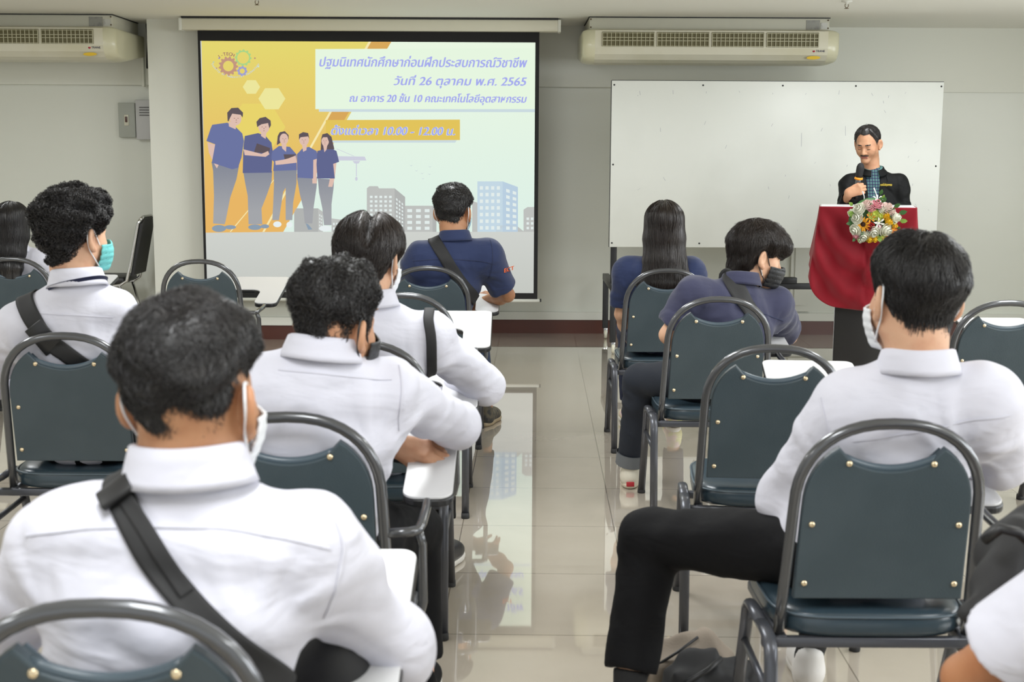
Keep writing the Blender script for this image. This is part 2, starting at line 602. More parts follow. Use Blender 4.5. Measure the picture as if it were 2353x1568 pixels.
# ------------------------------------------------------------------ projection screen and the projected slide
SY = 10.09
t = thing('projection_screen', 'pull-down projection screen showing an orange and white slide', 'screen', (0, 0, 0))
q0, q1 = P(415, 43, 10.05), P(1285, 72, 10.05)
cz0 = float(P(850, 71, 10.05)[2])
mb = MB().rbox(q0[0], q1[0], 10.03, 10.15, cz0, CEIL_Z - .012, .008)
mb.build('case', M_CREAM, t)
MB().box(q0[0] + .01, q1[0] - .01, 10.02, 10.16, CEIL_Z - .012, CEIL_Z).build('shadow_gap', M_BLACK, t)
for s, x in ((1, q0[0]), (1, q1[0])):
    MB().rbox(x - .012, x + .012, 10.025, 10.155, cz0 - .004, CEIL_Z - .012, .004).build('case_end', M_LEDGE, t)
fx0, fx1 = float(P(463, 400, SY)[0]), float(P(1237, 400, SY)[0])
fz1, fz0 = cz0 + .02, float(P(850, 686, SY)[2])
MB().box(fx0, fx1, SY, SY + .004, fz0, fz1).build('black_border', mat('screen_border', (0.008, 0.008, 0.009), 0.8), t)
ix0, ix1 = float(P(469, 400, SY)[0]), float(P(1228, 400, SY)[0])
iz1, iz0 = float(P(850, 96, SY)[2]), float(P(850, 672, SY)[2])
MB().box(ix0, ix1, SY - .0015, SY, iz0, iz1).build('fabric', glow('slide_grey', srgb(196, 199, 193), 1, srgb(208, 211, 206), .4, .9), t)
MB().tube([(fx0 - .01, SY + .004, fz0 - .012), (fx1 + .02, SY + .004, fz0 - .012)], .014, 10).build('bottom_bar', M_LEDGE, t)
mb = MB().box(fx1 + .018, fx1 + .03, SY - .01, SY + .02, fz0 - .02, fz0 + .002)
mb.build('bar_end', M_BLACK, t)
_layer = [0]


def S(px, py, l):
    p = P(px, py, SY - .0015)
    return (min(max(p[0], ix0), ix1), SY - .0015 - .0012 * l, min(max(p[2], iz0), iz1))


def slide(name, pts, l, m, label=None):
    o = MB().poly([S(x, y, l) for x, y in pts]).build(name, m, t)
    if label:
        o['label'] = label
    return o


def disc(cx, cy, rx, ry, n=20, a0=0.0):
    return [(cx + rx * math.cos(a0 + 2 * PI * k / n), cy + ry * math.sin(a0 + 2 * PI * k / n)) for k in range(n)]


G_SKY = glow('slide_sky', srgb(222, 240, 230), 1, srgb(233, 247, 226), 1.0, 2.2)
G_YEL = glow('slide_yellow', srgb(232, 182, 102), 1, srgb(228, 214, 112), 1.1, 2.2)
G_ORG = glow('slide_orange', srgb(216, 168, 92), 1)
G_WHT = glow('slide_white', srgb(230, 246, 224), 1)
G_LINE = glow('slide_line', srgb(246, 232, 176), 1)
G_HEX = glow('slide_hexagon', srgb(236, 230, 156), 1)
G_HEX2 = glow('slide_faint_hexagon', srgb(232, 212, 108), 1)
G_TXT = glow('slide_lettering', srgb(166, 172, 238), 1)
G_SHD = glow('slide_drop_shadow', srgb(203, 219, 224), 1)  # drawn drop shadow: pale shade strips under the title panel and time label
G_LAB = glow('slide_label', srgb(226, 196, 92), 1)
G_BG = glow('slide_building', srgb(190, 192, 189), 1)
G_BG2 = glow('slide_building_side', srgb(178, 180, 178), 1)
G_BB = glow('slide_blue_building', srgb(196, 216, 228), 1)
G_BB2 = glow('slide_blue_building_side', srgb(186, 207, 224), 1)
G_WIN = glow('slide_window', srgb(226, 236, 234), 1)
G_SHIRT = glow('slide_shirt', srgb(108, 117, 162), 1)
G_SHIRT2 = glow('slide_dark_shirt', srgb(98, 104, 144), 1)
G_TRO = glow('slide_trousers', srgb(164, 166, 170), 1, srgb(112, 118, 138), 1.0, 1.55)
G_SKIN = glow('slide_skin', srgb(222, 190, 176), 1)
G_HAIR = glow('slide_hair', srgb(96, 86, 92), 1)
G_SHOE = glow('slide_shoe', srgb(140, 158, 176), 1)
G_SHOEW = glow('slide_white_shoe', srgb(232, 240, 240), 1)
slide('slide_sky', [(463, 90), (1240, 90), (1240, 533), (463, 533)], 1, G_SKY)
slide('slide_orange_field', [(463, 90), (899, 90), (651, 533), (463, 535)], 2, G_YEL)
for i in range(1):
    slide('slide_fold', [(852, 90), (899, 90), (806, 251), (790, 278), (752, 278), (765, 251)], 3, G_ORG)
slide('slide_line', [(847, 90), (853, 90), (608, 533), (603, 533)], 4, G_LINE)
slide('slide_line', [(640, 400), (642, 400), (531, 533), (528, 533)], 4, G_LINE)
slide('slide_hexagon', disc(590, 292, 66, 62, 6), 3, G_HEX2)
slide('slide_hexagon', disc(578, 200, 20, 18, 6), 4, G_HEX)
slide('slide_hexagon', disc(625, 227, 31, 28, 6), 4, G_HEX)
# skyline
def building(front, side, gw, gs, cols, rows, m1, m2):
    mb = MB().poly([S(x, y, 2) for x, y in front], 0)
    if side:
        mb.poly([S(x, y, 2) for x, y in side], 1)
    for pts, nc in ((gw, cols), (gs, max(2, cols - 2))):
        if not pts:
            continue
        (ax, ay), (bx, by), (cx_, cy_), (dx, dy) = pts       # quad TL TR BR BL
        for i in range(nc):
            for j in range(rows):
                def q(u, v):
                    x0 = ax + (bx - ax) * u
                    y0 = ay + (by - ay) * u
                    x1 = dx + (cx_ - dx) * u
                    y1 = dy + (cy_ - dy) * u
                    return S(x0 + (x1 - x0) * v, y0 + (y1 - y0) * v, 3)
                u0, u1, v0, v1 = (i + .2) / nc, (i + .75) / nc, (j + .2) / rows, (j + .72) / rows
                mb.poly([q(u0, v0), q(u1, v0), q(u1, v1), q(u0, v1)], 2)
    return mb.build('slide_building', [m1, m2, G_WIN], t)


building([(843, 433), (849, 428), (868, 428), (871, 433), (907, 433), (907, 533), (843, 533)], [(907, 433), (931, 453), (931, 533), (907, 533)], [(848, 448), (903, 448), (903, 530), (848, 530)], [(909, 452), (928, 468), (928, 532), (909, 530)], 5, 8, G_BG, G_BG2)
building([(931, 473), (994, 473), (994, 533), (931, 533)], [(994, 473), (1003, 481), (1003, 533), (994, 533)], [(932, 478), (992, 478), (992, 532), (932, 532)], None, 3, 4, G_BG, G_BG2)
building([(1097, 417), (1155, 417), (1155, 533), (1097, 533)], [(1155, 417), (1190, 430), (1190, 533), (1155, 533)], [(1100, 425), (1152, 425), (1152, 532), (1100, 532)], [(1160, 430), (1190, 440), (1190, 532), (1160, 532)], 4, 7, G_BB, G_BB2)
building([(1203, 482), (1212, 476), (1240, 476), (1240, 533), (1203, 533)], None, [(1208, 498), (1238, 498), (1238, 530), (1208, 530)], None, 3, 3, G_BG, G_BG2)
building([(1085, 462), (1097, 466), (1097, 533), (1085, 533)], None, None, None, 1, 1, G_BG, G_BG2)
building([(676, 479), (731, 479), (731, 533), (676, 533)], [(731, 479), (742, 487), (742, 533), (731, 533)], None, [(733, 490), (741, 495), (741, 532), (733, 530)], 3, 5, G_BG2, G_BG)
building([(762, 502), (790, 506), (797, 512), (797, 533), (762, 533)], None, [(764, 510), (792, 510), (792, 531), (764, 531)], None, 4, 2, G_BG, G_BG2)
building([(1140, 518), (1186, 518), (1205, 533), (1140, 533)], None, None, None, 1, 1, G_BG, G_BG2)
mb = MB().poly([S(x, y, 2) for x, y in ((770, 359), (838, 360), (842, 369), (770, 369))]).poly([S(x, y, 2) for x, y in ((810, 370), (828, 370), (824, 376), (815, 376))])
mb.poly([S(x, y, 2) for x, y in ((818, 376), (820, 376), (820, 405), (818, 405))]).poly([S(x, y, 2) for x, y in disc(819, 411, 3, 5, 8)]).poly([S(x, y, 2) for x, y in ((772, 342), (775, 342), (815, 359), (812, 359))])
mb.build('slide_crane', glow('slide_crane', srgb(206, 208, 222), 1), t)
mb = MB()
for x, y in ((945, 381), (957, 393), (970, 399), (972, 411), (988, 384), (987, 401)):
    mb.poly([S(x - 4, y - 2, 2), S(x, y + 1, 2), S(x + 4, y - 2, 2), S(x, y - .2, 2)])
mb.build('slide_birds', glow('slide_birds', srgb(196, 204, 214), 1), t)
slide('slide_drop_shadow', [(733, 250), (1240, 250), (1240, 258), (733, 257)], 5, G_SHD)
slide('slide_drop_shadow', [(755, 322), (1050, 322), (1046, 328), (760, 328)], 5, G_SHD)
slide('slide_title_panel', [(725, 113), (1240, 111), (1240, 251), (725, 251)], 6, G_WHT)
slide('slide_time_label', [(749, 276), (1057, 275), (1057, 322), (749, 323)], 6, G_LAB)


def slide_text(name, body, x0, x1, yb, size, m=G_TXT, l=8, sh=.22, bold=.0026):
    p0 = S(x1, yb, l)
    wd = S(x1, yb, l)[0] - S(x0, yb, l)[0]
    o = text_mesh(name, body, size, m, t, lambda a, b: (p0[0] + a, p0[1], p0[2] + b), shear=sh, bold=bold, align='RIGHT', width=wd)
    return o


slide_text('slide_lettering', 'ปฐมนิเทศนักศึกษาก่อนฝึกประสบการณ์วิชาชีพ', 735, 1211, 155, .094)
slide_text('slide_lettering', 'วันที่ 26 ตุลาคม พ.ศ. 2565', 905, 1210, 197, .086)
slide_text('slide_lettering', 'ณ อาคาร 20 ชั้น 10 คณะเทคโนโลยีอุตสาหกรรม', 804, 1210, 236, .076)
slide_text('slide_lettering_outline', 'ตั้งแต่เวลา 10.00 - 12.00 น.', 762, 1045, 311, .086, G_WHT, 8, .22, .0055)
slide_text('slide_lettering', 'ตั้งแต่เวลา 10.00 - 12.00 น.', 762, 1045, 311, .086, G_TXT, 9)


# emblem of three gears with its arched lettering
def gear(cx, cy, r0, r1, hole, n, m, ph=0.0):
    mb = MB()
    out, inn = [], []
    for k in range(n * 4):
        a = ph + 2 * PI * k / (n * 4)
        r = r1 if k % 4 in (0, 1) else r0
        out.append(S(cx + r * math.cos(a), cy + r * math.sin(a), 5))
        inn.append(S(cx + hole * math.cos(a), cy + hole * math.sin(a), 5))
    k = len(out)
    mb.add(out + inn, [(i, (i + 1) % k, (i + 1) % k + k, i + k) for i in range(k)])
    return mb.build('slide_gear', m, t)


gear(525, 152, 18.5, 22.5, 12, 13, glow('slide_red_gear', srgb(194, 150, 128), 1))
gear(559, 133, 16.5, 19.5, 13.5, 12, glow('slide_green_gear', srgb(170, 212, 136), 1))
gear(557, 163.5, 10, 12, 5.8, 8, glow('slide_blue_gear', srgb(160, 160, 206), 1))
for (x, y, c) in ((504, 134, (160, 150, 190)), (491, 143, (190, 205, 170)), (498, 157, (205, 165, 120)), (586, 134, (190, 150, 120)), (594, 153, (205, 232, 205))):
    slide('slide_dot', disc(x, y, 2.1, 2.1, 10), 5, glow('slide_dot_%d_%d' % (x, y), srgb(*c), 1))


def arc_text(body, cx, cy, r, a0, a1, size, m, below):
    n = len(body)
    for i, ch in enumerate(body):
        if ch == ' ':
            continue
        a = math.radians(a0 + (a1 - a0) * (i + .5) / n)
        ux, uy = math.sin(a), math.cos(a)
        c = S(cx + r * ux, cy - r * uy if not below else cy + r * uy, 5)
        up = Vector((ux, 0, uy)) if not below else Vector((-ux, 0, uy))
        rt = Vector((up.z, 0, -up.x))
        text_mesh('slide_emblem_letter', ch, size, m, t, lambda p, q: Vector(c) + rt * p + up * q, bold=.0006, align='CENTER')


arc_text('I-TECH', 523, 156, 28.5, -42, 30, .034, glow('slide_maroon_ink', srgb(150, 100, 108), 1), False)
arc_text('Faculty of Industrial Technology', 541, 115, 64, -60, 60, .022, glow('slide_blue_ink', srgb(196, 212, 226), 1), True)

# the five people standing in the slide
def C(x, y):
    return (460 + x / 5.227, 240 + y / 5.227)


def pictured(parts, l=10):
    mb = MB()
    ms, idx = [], {}
    for k, (m, pts) in enumerate(parts):
        if m.name not in idx:
            idx[m.name] = len(ms)
            ms.append(m)
        mb.poly([S(*C(x, y), l + k * .35) for x, y in pts], idx[m.name])
    return mb.build('slide_person', ms, t)


E = disc
G_FACE = glow('slide_face_features', srgb(160, 122, 116), 1)  # darker tone of the drawn eyes, nose and mouth


def feats(x, y, w, h):
    return [(G_FACE, E(x - .38 * w, y - .05 * h, .17 * w, .055 * h, 8)), (G_FACE, E(x + .38 * w, y - .05 * h, .17 * w, .055 * h, 8)), (G_FACE, [(x - .25 * w, y + .55 * h), (x + .25 * w, y + .55 * h), (x, y + .66 * h)]), (G_FACE, [(x, y + .05 * h), (x + .14 * w, y + .30 * h), (x - .10 * w, y + .30 * h)])]


pictured([(G_SHOE, E(230, 1490, 85, 42)), (G_SHOE, E(365, 1475, 70, 25)), (G_TRO, [(140, 690), (470, 740), (440, 900), (365, 1120), (310, 1400), (298, 1440), (160, 1430), (170, 1100), (160, 800)]),
          (G_SKIN, [(90, 455), (185, 485), (195, 600), (238, 705), (205, 770), (165, 700), (110, 580)]), (G_SHIRT, [(150, 245), (330, 220), (440, 280), (510, 350), (530, 440), (500, 640), (460, 760), (390, 780), (145, 700), (185, 480), (80, 440), (130, 290)]),
          (G_SKIN, [(345, 205), (440, 230), (430, 300), (350, 265)]), (G_SKIN, E(430, 172, 70, 82)), (G_HAIR, [(335, 200), (330, 100), (380, 45), (460, 40), (520, 100), (515, 160), (490, 125), (390, 112), (365, 160), (345, 205)])] + feats(438, 172, 58, 75))
pictured([(G_SHOE, E(660, 1475, 80, 33)), (G_SHOE, E(780, 1465, 52, 25)), (G_TRO, [(520, 800), (870, 800), (860, 930), (800, 1100), (740, 1250), (750, 1440), (585, 1440), (575, 1100), (545, 950)]),
          (G_SHIRT2, [(540, 380), (700, 345), (790, 380), (860, 460), (875, 560), (860, 820), (515, 825), (520, 620), (525, 500)]), (G_HAIR, [(685, 468), (845, 525), (830, 590), (650, 575)]), (G_SKIN, [(525, 540), (740, 595), (820, 560), (835, 600), (790, 630), (540, 610)]),
          (G_SKIN, [(735, 330), (800, 340), (790, 415), (735, 380)]), (G_SKIN, E(770, 265, 68, 88)), (G_HAIR, [(690, 275), (680, 210), (720, 165), (790, 150), (850, 195), (855, 250), (835, 290), (820, 225), (740, 240), (705, 262)])] + feats(770, 275, 56, 72))
pictured([(G_SHOEW, E(930, 1440, 50, 35)), (G_SHOEW, E(1075, 1445, 36, 35)), (G_TRO, [(885, 780), (1165, 780), (1160, 950), (1120, 1180), (1110, 1390), (1030, 1390), (1030, 1000), (1000, 1050), (950, 1390), (870, 1390), (880, 1200), (890, 950)]),
          (G_SHIRT, [(870, 560), (950, 500), (1080, 510), (1160, 600), (1165, 790), (880, 800), (890, 690), (850, 650)]), (G_HAIR, [(1005, 600), (1160, 600), (1100, 645), (1020, 665)]), (G_SKIN, [(905, 680), (1000, 665), (1060, 650), (1150, 615), (1165, 700), (1000, 720), (910, 728)]),
          (G_SKIN, [(980, 480), (1040, 480), (1035, 570), (990, 530)]), (G_HAIR, [(925, 490), (935, 380), (960, 335), (1020, 322), (1066, 370), (1066, 420), (1000, 440)]), (G_SKIN, E(1010, 418, 52, 68))] + feats(1014, 415, 46, 62))
pictured([(G_SHOE, [(1270, 1430), (1300, 1440), (1350, 1500), (1300, 1505)]), (G_TRO, [(1165, 880), (1410, 870), (1400, 1000), (1365, 1240), (1350, 1430), (1260, 1430), (1240, 1240), (1200, 1080)]),
          (G_SKIN, [(1365, 650), (1415, 640), (1400, 850), (1405, 950), (1350, 950), (1350, 850)]), (G_SHIRT, [(1165, 600), (1230, 530), (1310, 510), (1400, 560), (1425, 645), (1362, 668), (1360, 890), (1170, 880)]),
          (G_SKIN, [(1225, 470), (1285, 470), (1280, 550), (1240, 570)]), (G_SKIN, E(1252, 425, 58, 72)), (G_HAIR, [(1190, 425), (1190, 360), (1240, 333), (1300, 345), (1318, 420), (1300, 385), (1210, 395)])] + feats(1248, 428, 48, 62))
pictured([(G_SHOEW, E(1505, 1490, 78, 34)), (G_TRO, [(1415, 890), (1610, 900), (1605, 1000), (1580, 1200), (1580, 1450), (1490, 1450), (1470, 1250), (1430, 1060)]),
          (G_SKIN, [(1600, 700), (1640, 700), (1620, 880), (1590, 990), (1540, 990), (1560, 900)]), (G_HAIR, [(1455, 420), (1470, 360), (1530, 345), (1580, 390), (1615, 540), (1450, 560)]), (G_SHIRT2, [(1410, 560), (1490, 540), (1600, 540), (1640, 560), (1672, 690), (1600, 715), (1620, 890), (1410, 890), (1400, 720)]),
          (G_SKIN, [(1480, 490), (1530, 490), (1520, 545), (1495, 575)]), (G_SKIN, E(1505, 438, 45, 68)), (G_HAIR, [(1455, 430), (1475, 365), (1530, 352), (1558, 400), (1556, 470), (1530, 395), (1480, 395)])] + feats(1502, 440, 38, 60))

# ------------------------------------------------------------------ whiteboard on a castored stand
WY = 9.62
M_BOARD = mat('whiteboard_enamel', (0.68, 0.70, 0.66), 0.36, spec=0.4, vary=(1.6, (0.64, 0.66, 0.62), 0.5, 0.68))
M_STEEL = mat('black_steel', (0.015, 0.016, 0.018), 0.4)
w0, w1 = P(1403, 380, WY), P(2160, 380, WY)
zt, zbm = float(P(1790, 187, WY)[2]), float(P(1790, 570, WY)[2])
t = thing('whiteboard', 'large white board on a black steel stand behind the lectern', 'whiteboard', ((w0[0] + w1[0]) / 2, WY, 0))
hw = (w1[0] - w0[0]) / 2
MB().rbox(-hw, hw, 0, .022, zbm, zt, .003).build('board', M_BOARD, t)
MB().box(-hw - .004, -hw, .002, .024, zbm, zt).box(-hw, hw, .004, .024, zt, zt + .004).build('edge_strip', M_STEEL, t)
for fx in (-.985, -.45, .03, .47, .985):
    for z in (zt - .03, zbm + .03):
        MB().lathe([(.007, .0), (.005, -.003)], (hw * fx, 0, z), 8, axis='y').build('screw', M_STEEL, t)
for fx in (-.985, .975):
    MB().lathe([(.007, .0), (.005, -.003)], (hw * fx, 0, (zt + zbm) / 2 + .1 * 0), 8, axis='y').build('screw', M_STEEL, t)
random.seed(5)
mb = MB()
for k in range(46):
    x, z = random.uniform(-.95, .95) * hw, random.uniform(zbm + .12, zt - .08)
    if k < 9:
        x, z = hw * (-.83 + .2 * k), zt - .07 - random.uniform(0, .02)
    if k > 43:
        ln, an = random.uniform(.05, .16), PI / 2 + random.uniform(-.1, .1)
    else:
        ln, an = random.uniform(.008, .03), random.uniform(.6, 2.2)
    dx, dz = math.cos(an) * ln / 2, math.sin(an) * ln / 2
    wd = .0016
    mb.add([(x - dx - wd, -.0006, z - dz), (x - dx + wd, -.0006, z - dz), (x + dx + wd, -.0006, z + dz), (x + dx - wd, -.0006, z + dz)], [(0, 1, 2, 3)])
o = mb.build('marker_traces', mat('faint_marker', (0.42, 0.43, 0.46), 0.5), t)
for s in (-1, 1):
    x = s * (hw - .035)
    MB().rbox(x - .022, x + .022, .024, .064, .5, zbm + .5, .004).build('post', M_STEEL, t)
    MB().rbox(x - .028, x + .022, -.06, .78, .465, .515, .004).build('side_rail', M_STEEL, t)
    for y in (-.04, .75):
        lg = MB().rbox(x - .026, x + .018, y - .02, y + .02, .085, .47, .004).build('leg', M_STEEL, t)
        MB().lathe([(.030, -.011), (.036, -.007), (.036, .007), (.030, .011)], (x, y, .037), 16, axis='x').build('caster', M_CREAM, lg)
        MB().rbox(x - .016, x + .016, y - .014, y + .014, .035, .09, .004).build('caster_fork', M_CHROME, lg)
MB().rbox(-hw + .04, hw - .04, .34, .38, .44, .485, .003).build('cross_rail', M_STEEL, t)
r0 = P(1783, 658, WY + .36)
MB().rbox(r0[0] - (w0[0] + w1[0]) / 2, r0[0] - (w0[0] + w1[0]) / 2 + .15, .32, .40, .485, .53, .004).build('clamp_plate', M_STEEL, t)
mx_ = (P(1768, 658, WY + .3)[0]) - (w0[0] + w1[0]) / 2
MB().rbox(mx_ - .012, mx_ + .012, .34, .38, .48, zbm + .1, .003).build('post', M_STEEL, t)
# ------------------------------------------------------------------ lecture chairs with a writing tablet
M_HOOP = mat('charcoal_tube', (0.095, 0.098, 0.104), 0.24, 0.5, coat=0.4)
M_LEG = mat('charcoal_leg', (0.080, 0.084, 0.098), 0.30, 0.4)
M_VINYL = mat('dark_green_vinyl', (0.043, 0.064, 0.077), 0.42, spec=0.5, bump=(260, 0.35, 0.002), vary=(7, (0.050, 0.072, 0.086), 0.4, 0.6))
M_PIPING = mat('vinyl_piping', (0.075, 0.105, 0.13), 0.3)
M_SEAT = mat('dark_seat_vinyl', (0.030, 0.050, 0.066), 0.28, spec=0.55, bump=(30, 0.12, 0.004))
M_BRASS = mat('brass_rivet', (0.75, 0.62, 0.42), 0.25, 0.9)
M_LAM = mat('white_laminate', (0.64, 0.64, 0.65), 0.30)
M_EDGE = mat('black_edge', (0.012, 0.012, 0.013), 0.35)
M_RUB = mat('rubber_foot', (0.015, 0.015, 0.016), 0.7)
BL = 0.517


def back_pt(x, s, h=0.0):
    """Back plane: x across, s along the back from its foot, h toward the sitter."""
    ty, tz = -0.10 / BL, math.sqrt(1 - (0.10 / BL) ** 2)
    return (x, 0.10 + ty * s + h * tz, 0.383 + tz * s - h * ty)


def hoop_w(s):
    return 0.212 - 0.012 * min(s / 0.32, 1.0)


def arch(a, s0, h, n=20, e=2.35):
    pts = []
    for k in range(n + 1):
        an = PI * k / n
        c, q = math.cos(an), math.sin(an)
        pts.append((-math.copysign(abs(c) ** (2 / e), c) * a, s0 + h * abs(q) ** (2 / e)))
    return pts


def make_chair():
    t = thing('lecture_chair', 'x', 'chair')
    path = [(-hoop_w(0), 0.0), (-hoop_w(.10), .10), (-hoop_w(.2), .20)] + arch(.200, .32, BL - .32, 22) + [(hoop_w(.2), .20), (hoop_w(.10), .10), (hoop_w(0), 0.0)]
    MB().tube([back_pt(x, s) for x, s in path], .0128, 12, up=(0, 1, 0)).build('back_frame', M_HOOP, t)
    # back panel with a scooped top edge
    out = [(-.187, .098), (.187, .098)]
    A = [(x, s) for x, s in arch(.183, .315, BL - .315 - .028, 26)]
    right = [p for p in reversed(A) if p[0] > .098]
    left = [p for p in reversed(A) if p[0] < -.098]
    out += right
    for k in range(1, 12):
        u = -1 + 2 * k / 12
        out.append((-u * .098, BL - .082 - .026 * (1 - u * u)))
    out += left
    pn = MB().prism(out, lambda a, b, h: back_pt(a, b, h - .010), .022, .004)
    panel = pn.build('backrest', M_VINYL, t)
    # soft front pad and welt
    pad = MB().prism([(a * .96, .11 + (b - .11) * .97) for a, b in out], lambda a, b, h: back_pt(a, b, h + .011), .022, .010, seg=3)
    pad.build('back_pad', M_SEAT, t)
    sc = []
    for k in range(0, 13):
        u = -1 + 2 * k / 12
        sc.append(back_pt(u * .100, BL - .080 - .026 * (1 - u * u), .004))
    MB().tube(sc, .009, 8).build('welt', M_PIPING, panel)
    for (x, s) in ((-.091, BL - .089), (.091, BL - .089), (-.160, .283), (.160, .283), (-.166, .138), (.166, .138)):
        c = back_pt(x, s, -.010)
        rv = MB()
        rv.lathe([(.0075, 0), (.0070, -.0022), (.004, -.0042), (.0008, -.005)], c, 10, axis='y')
        rv.build('rivet', M_BRASS, panel)
    # seat cushion
    vs, fs = [], []
    K, N = 0, 40
    prof = [(.90, .388), (.97, .390), (1.0, .402), (1.0, .422), (.985, .436), (.955, .444), (.86, .449), (.60, .451), (.25, .450)]
    for (sc_, z) in prof:
        for j in range(N):
            a = 2 * PI * j / N
            c, q = math.cos(a), math.sin(a)
            x = math.copysign(abs(c) ** (2 / 4.5), c) * (.222 + .006 * q) * sc_
            y = .285 + math.copysign(abs(q) ** (2 / 4.5), q) * .218 * sc_
            vs.append((x, y, z + (.012 * max(0, abs(y - .285) / .22 - .3) if sc_ < .97 and z > .46 else 0) * 0))
        K += 1
    for k in range(K - 1):
        for j in range(N):
            fs.append((k * N + j, k * N + (j + 1) % N, (k + 1) * N + (j + 1) % N, (k + 1) * N + j))
    fs.append(tuple(reversed(range(N))))
    fs.append(tuple(range((K - 1) * N, K * N)))
    seat = MB().add(vs, fs, 0, True).build('seat', M_SEAT, t)
    pipe = [(math.copysign(abs(math.cos(2 * PI * j / N)) ** (2 / 4.5), math.cos(2 * PI * j / N)) * .2215, .285 + math.copysign(abs(math.sin(2 * PI * j / N)) ** (2 / 4.5), math.sin(2 * PI * j / N)) * .2165, .4355) for j in range(N + 1)]
    MB().tube(pipe, .0035, 6, caps=False).build('welt', M_PIPING, seat)
    # side frames: front and rear legs of flat oval tube
    for s in (-1, 1):
        x = s * .252
        rear = MB().tube([(x, .10, .415), (x, .04, .417), (x, .0, .413), (x, -.022, .395), (x, -.03, .36), (x, -.075, .0)], .0155, 10, r2=.0095)
        r = rear.build('rear_leg', M_LEG, t)
        MB().lathe([(.016, 0), (.017, .004), (.016, .022)], (x, -.074, 0), 10).build('rubber_foot', M_RUB, r)
        front = MB().tube([(x, .09, .415), (x, .19, .417), (x, .235, .413), (x, .262, .39), (x, .275, .35), (x, .425, .0)], .0155, 10, r2=.0095)
        r = front.build('front_leg', M_LEG, t)
        MB().lathe([(.016, 0), (.017, .004), (.016, .022)], (x, .424, 0), 10).build('rubber_foot', M_RUB, r)
        MB().tube([(x, -.035, .29), (x, .30, .30)], .009, 8).build('side_brace', M_LEG, t)
    fr = MB()
    for y in (.085, .262):
        fr.rbox(-.252, .252, y - .011, y + .011, .362, .386, .004)
    for x in (-.205, .205):
        fr.rbox(x - .011, x + .011, .08, .47, .364, .388, .004)
    fr.build('seat_frame', M_LEG, t)
    # tablet arm
    def tz(y):
        return .640 + (y - .25) * .20
    o2 = []
    TL = .035

    def corner(cx, cy, r, a0, a1, n=6):
        for k in range(n + 1):
            a = math.radians(a0 + (a1 - a0) * k / n)
            o2.append((cx + r * math.cos(a), cy + r * math.sin(a)))

    corner(.225 + .035, .255 + .035, .035, 180, 270)
    corner(.345 - .035, .255 + .035, .035, 270, 360)
    corner(.345 - .03, .735 - .03, .03, 0, 90)
    corner(TL + .03, .735 - .03, .03, 90, 180)
    corner(TL + .03, .50 + .03, .03, 180, 270)
    for k in range(7):
        a = math.radians(90 - 90 * k / 6)
        o2.append((.17 + .055 * math.cos(a), .50 - .055 + .055 * math.sin(a)))
    tb = MB().prism(o2, lambda a, b, h: (a, b, tz(b) + h), .006, .0015).build('tablet', M_LAM, t)
    MB().prism([((a - .1) * 1.012 + .1, (b - .5) * 1.012 + .5) for a, b in o2], lambda a, b, h: (a, b, tz(b) - .019 + h), .020, .005).build('edge_band', M_EDGE, tb)
    MB().tube([(.205, .055, .615), (.262, .065, .617), (.277, .08, .617), (.283, .11, .625), (.285, .20, .628), (.285, .42, .652), (.285, .55, .675)], .0115, 10).tube([(.276, .085, .612), (.283, .10, .58), (.284, .11, .44), (.276, .115, .405), (.256, .12, .39), (.21, .13, .378)], .0115, 10).build('arm_support', M_HOOP, t)
    return t


def copy_thing(root, loc, rz, label, group=None):
    r = root.copy()
    COL.objects.link(r)
    r.location, r.rotation_euler = loc, (0, 0, rz)
    r['label'] = label
    for ch in list(root.children):
        c = ch.copy()
        COL.objects.link(c)
        c.parent = r
        for g in ch.children:
            d = g.copy()
            COL.objects.link(d)
            d.parent = c
    return r


CHAIRS = {
    'A': (-.515, 1.60, 0, 'dark green lecture chair nearest the camera, behind the man with the fade haircut'),
    'B': (.815, 2.77, 0, 'dark green lecture chair under the seated man with the black trousers and splayed knee'),
    'C': (-1.385, 4.05, 0, 'dark green lecture chair behind the curly-haired man in white'),
    'D': (-.485, 2.81, 0, 'dark green lecture chair of the man in white with clasped hands and black mask loop'),
    'E': (-.455, 3.91, 0, 'dark green lecture chair of the man with centre-parted hair, mostly hidden by white shirts'),
    'F': (-.436, 5.25, 0, 'empty lecture chair with white tablet between the navy-shirted man and the centre-parted hair'),
    'G': (-.415, 6.50, 0, 'dark green lecture chair of the man in the navy shirt below the slide'),
    'H': (-1.615, 6.83, 0, 'empty lecture chair with a white tablet in front of the screen\'s lower left corner'),
    'I': (-2.62, 6.92, 0, 'dark lecture chair of the long-haired person in white at the left edge'),
    'J': (.755, 6.43, 0, 'lecture chair of the woman with long straight hair beside the whiteboard leg'),
    'K': (.815, 5.17, 0, 'lecture chair of the person in black mask and navy shirt'),
    'L': (.775, 3.86, math.radians(-5), 'empty dark green lecture chair between the masked navy-shirted person and the man with splayed knee'),
    'M': (1.92, 5.09, 0, 'empty lecture chair at the right edge with a pen on its white tablet'),
    'N': (1.95, 3.95, 0, 'lecture chair at the right edge showing only its seat corner behind the white-shirted elbow'),
    'Q': (1.04, 1.62, math.radians(13), 'lecture chair at the bottom right corner, its white tablet tip under a black bag'),
}
_c0 = make_chair()
_c0['group'] = 'lecture chairs with writing tablets'
first = True
CH = {}
for k, (x, y, rz, lab) in CHAIRS.items():
    if first:
        _c0.location, _c0.rotation_euler, _c0['label'] = (x, y, 0), (0, 0, rz), lab
        CH[k] = _c0
        first = False
    else:
        CH[k] = copy_thing(_c0, (x, y, 0), rz, lab)

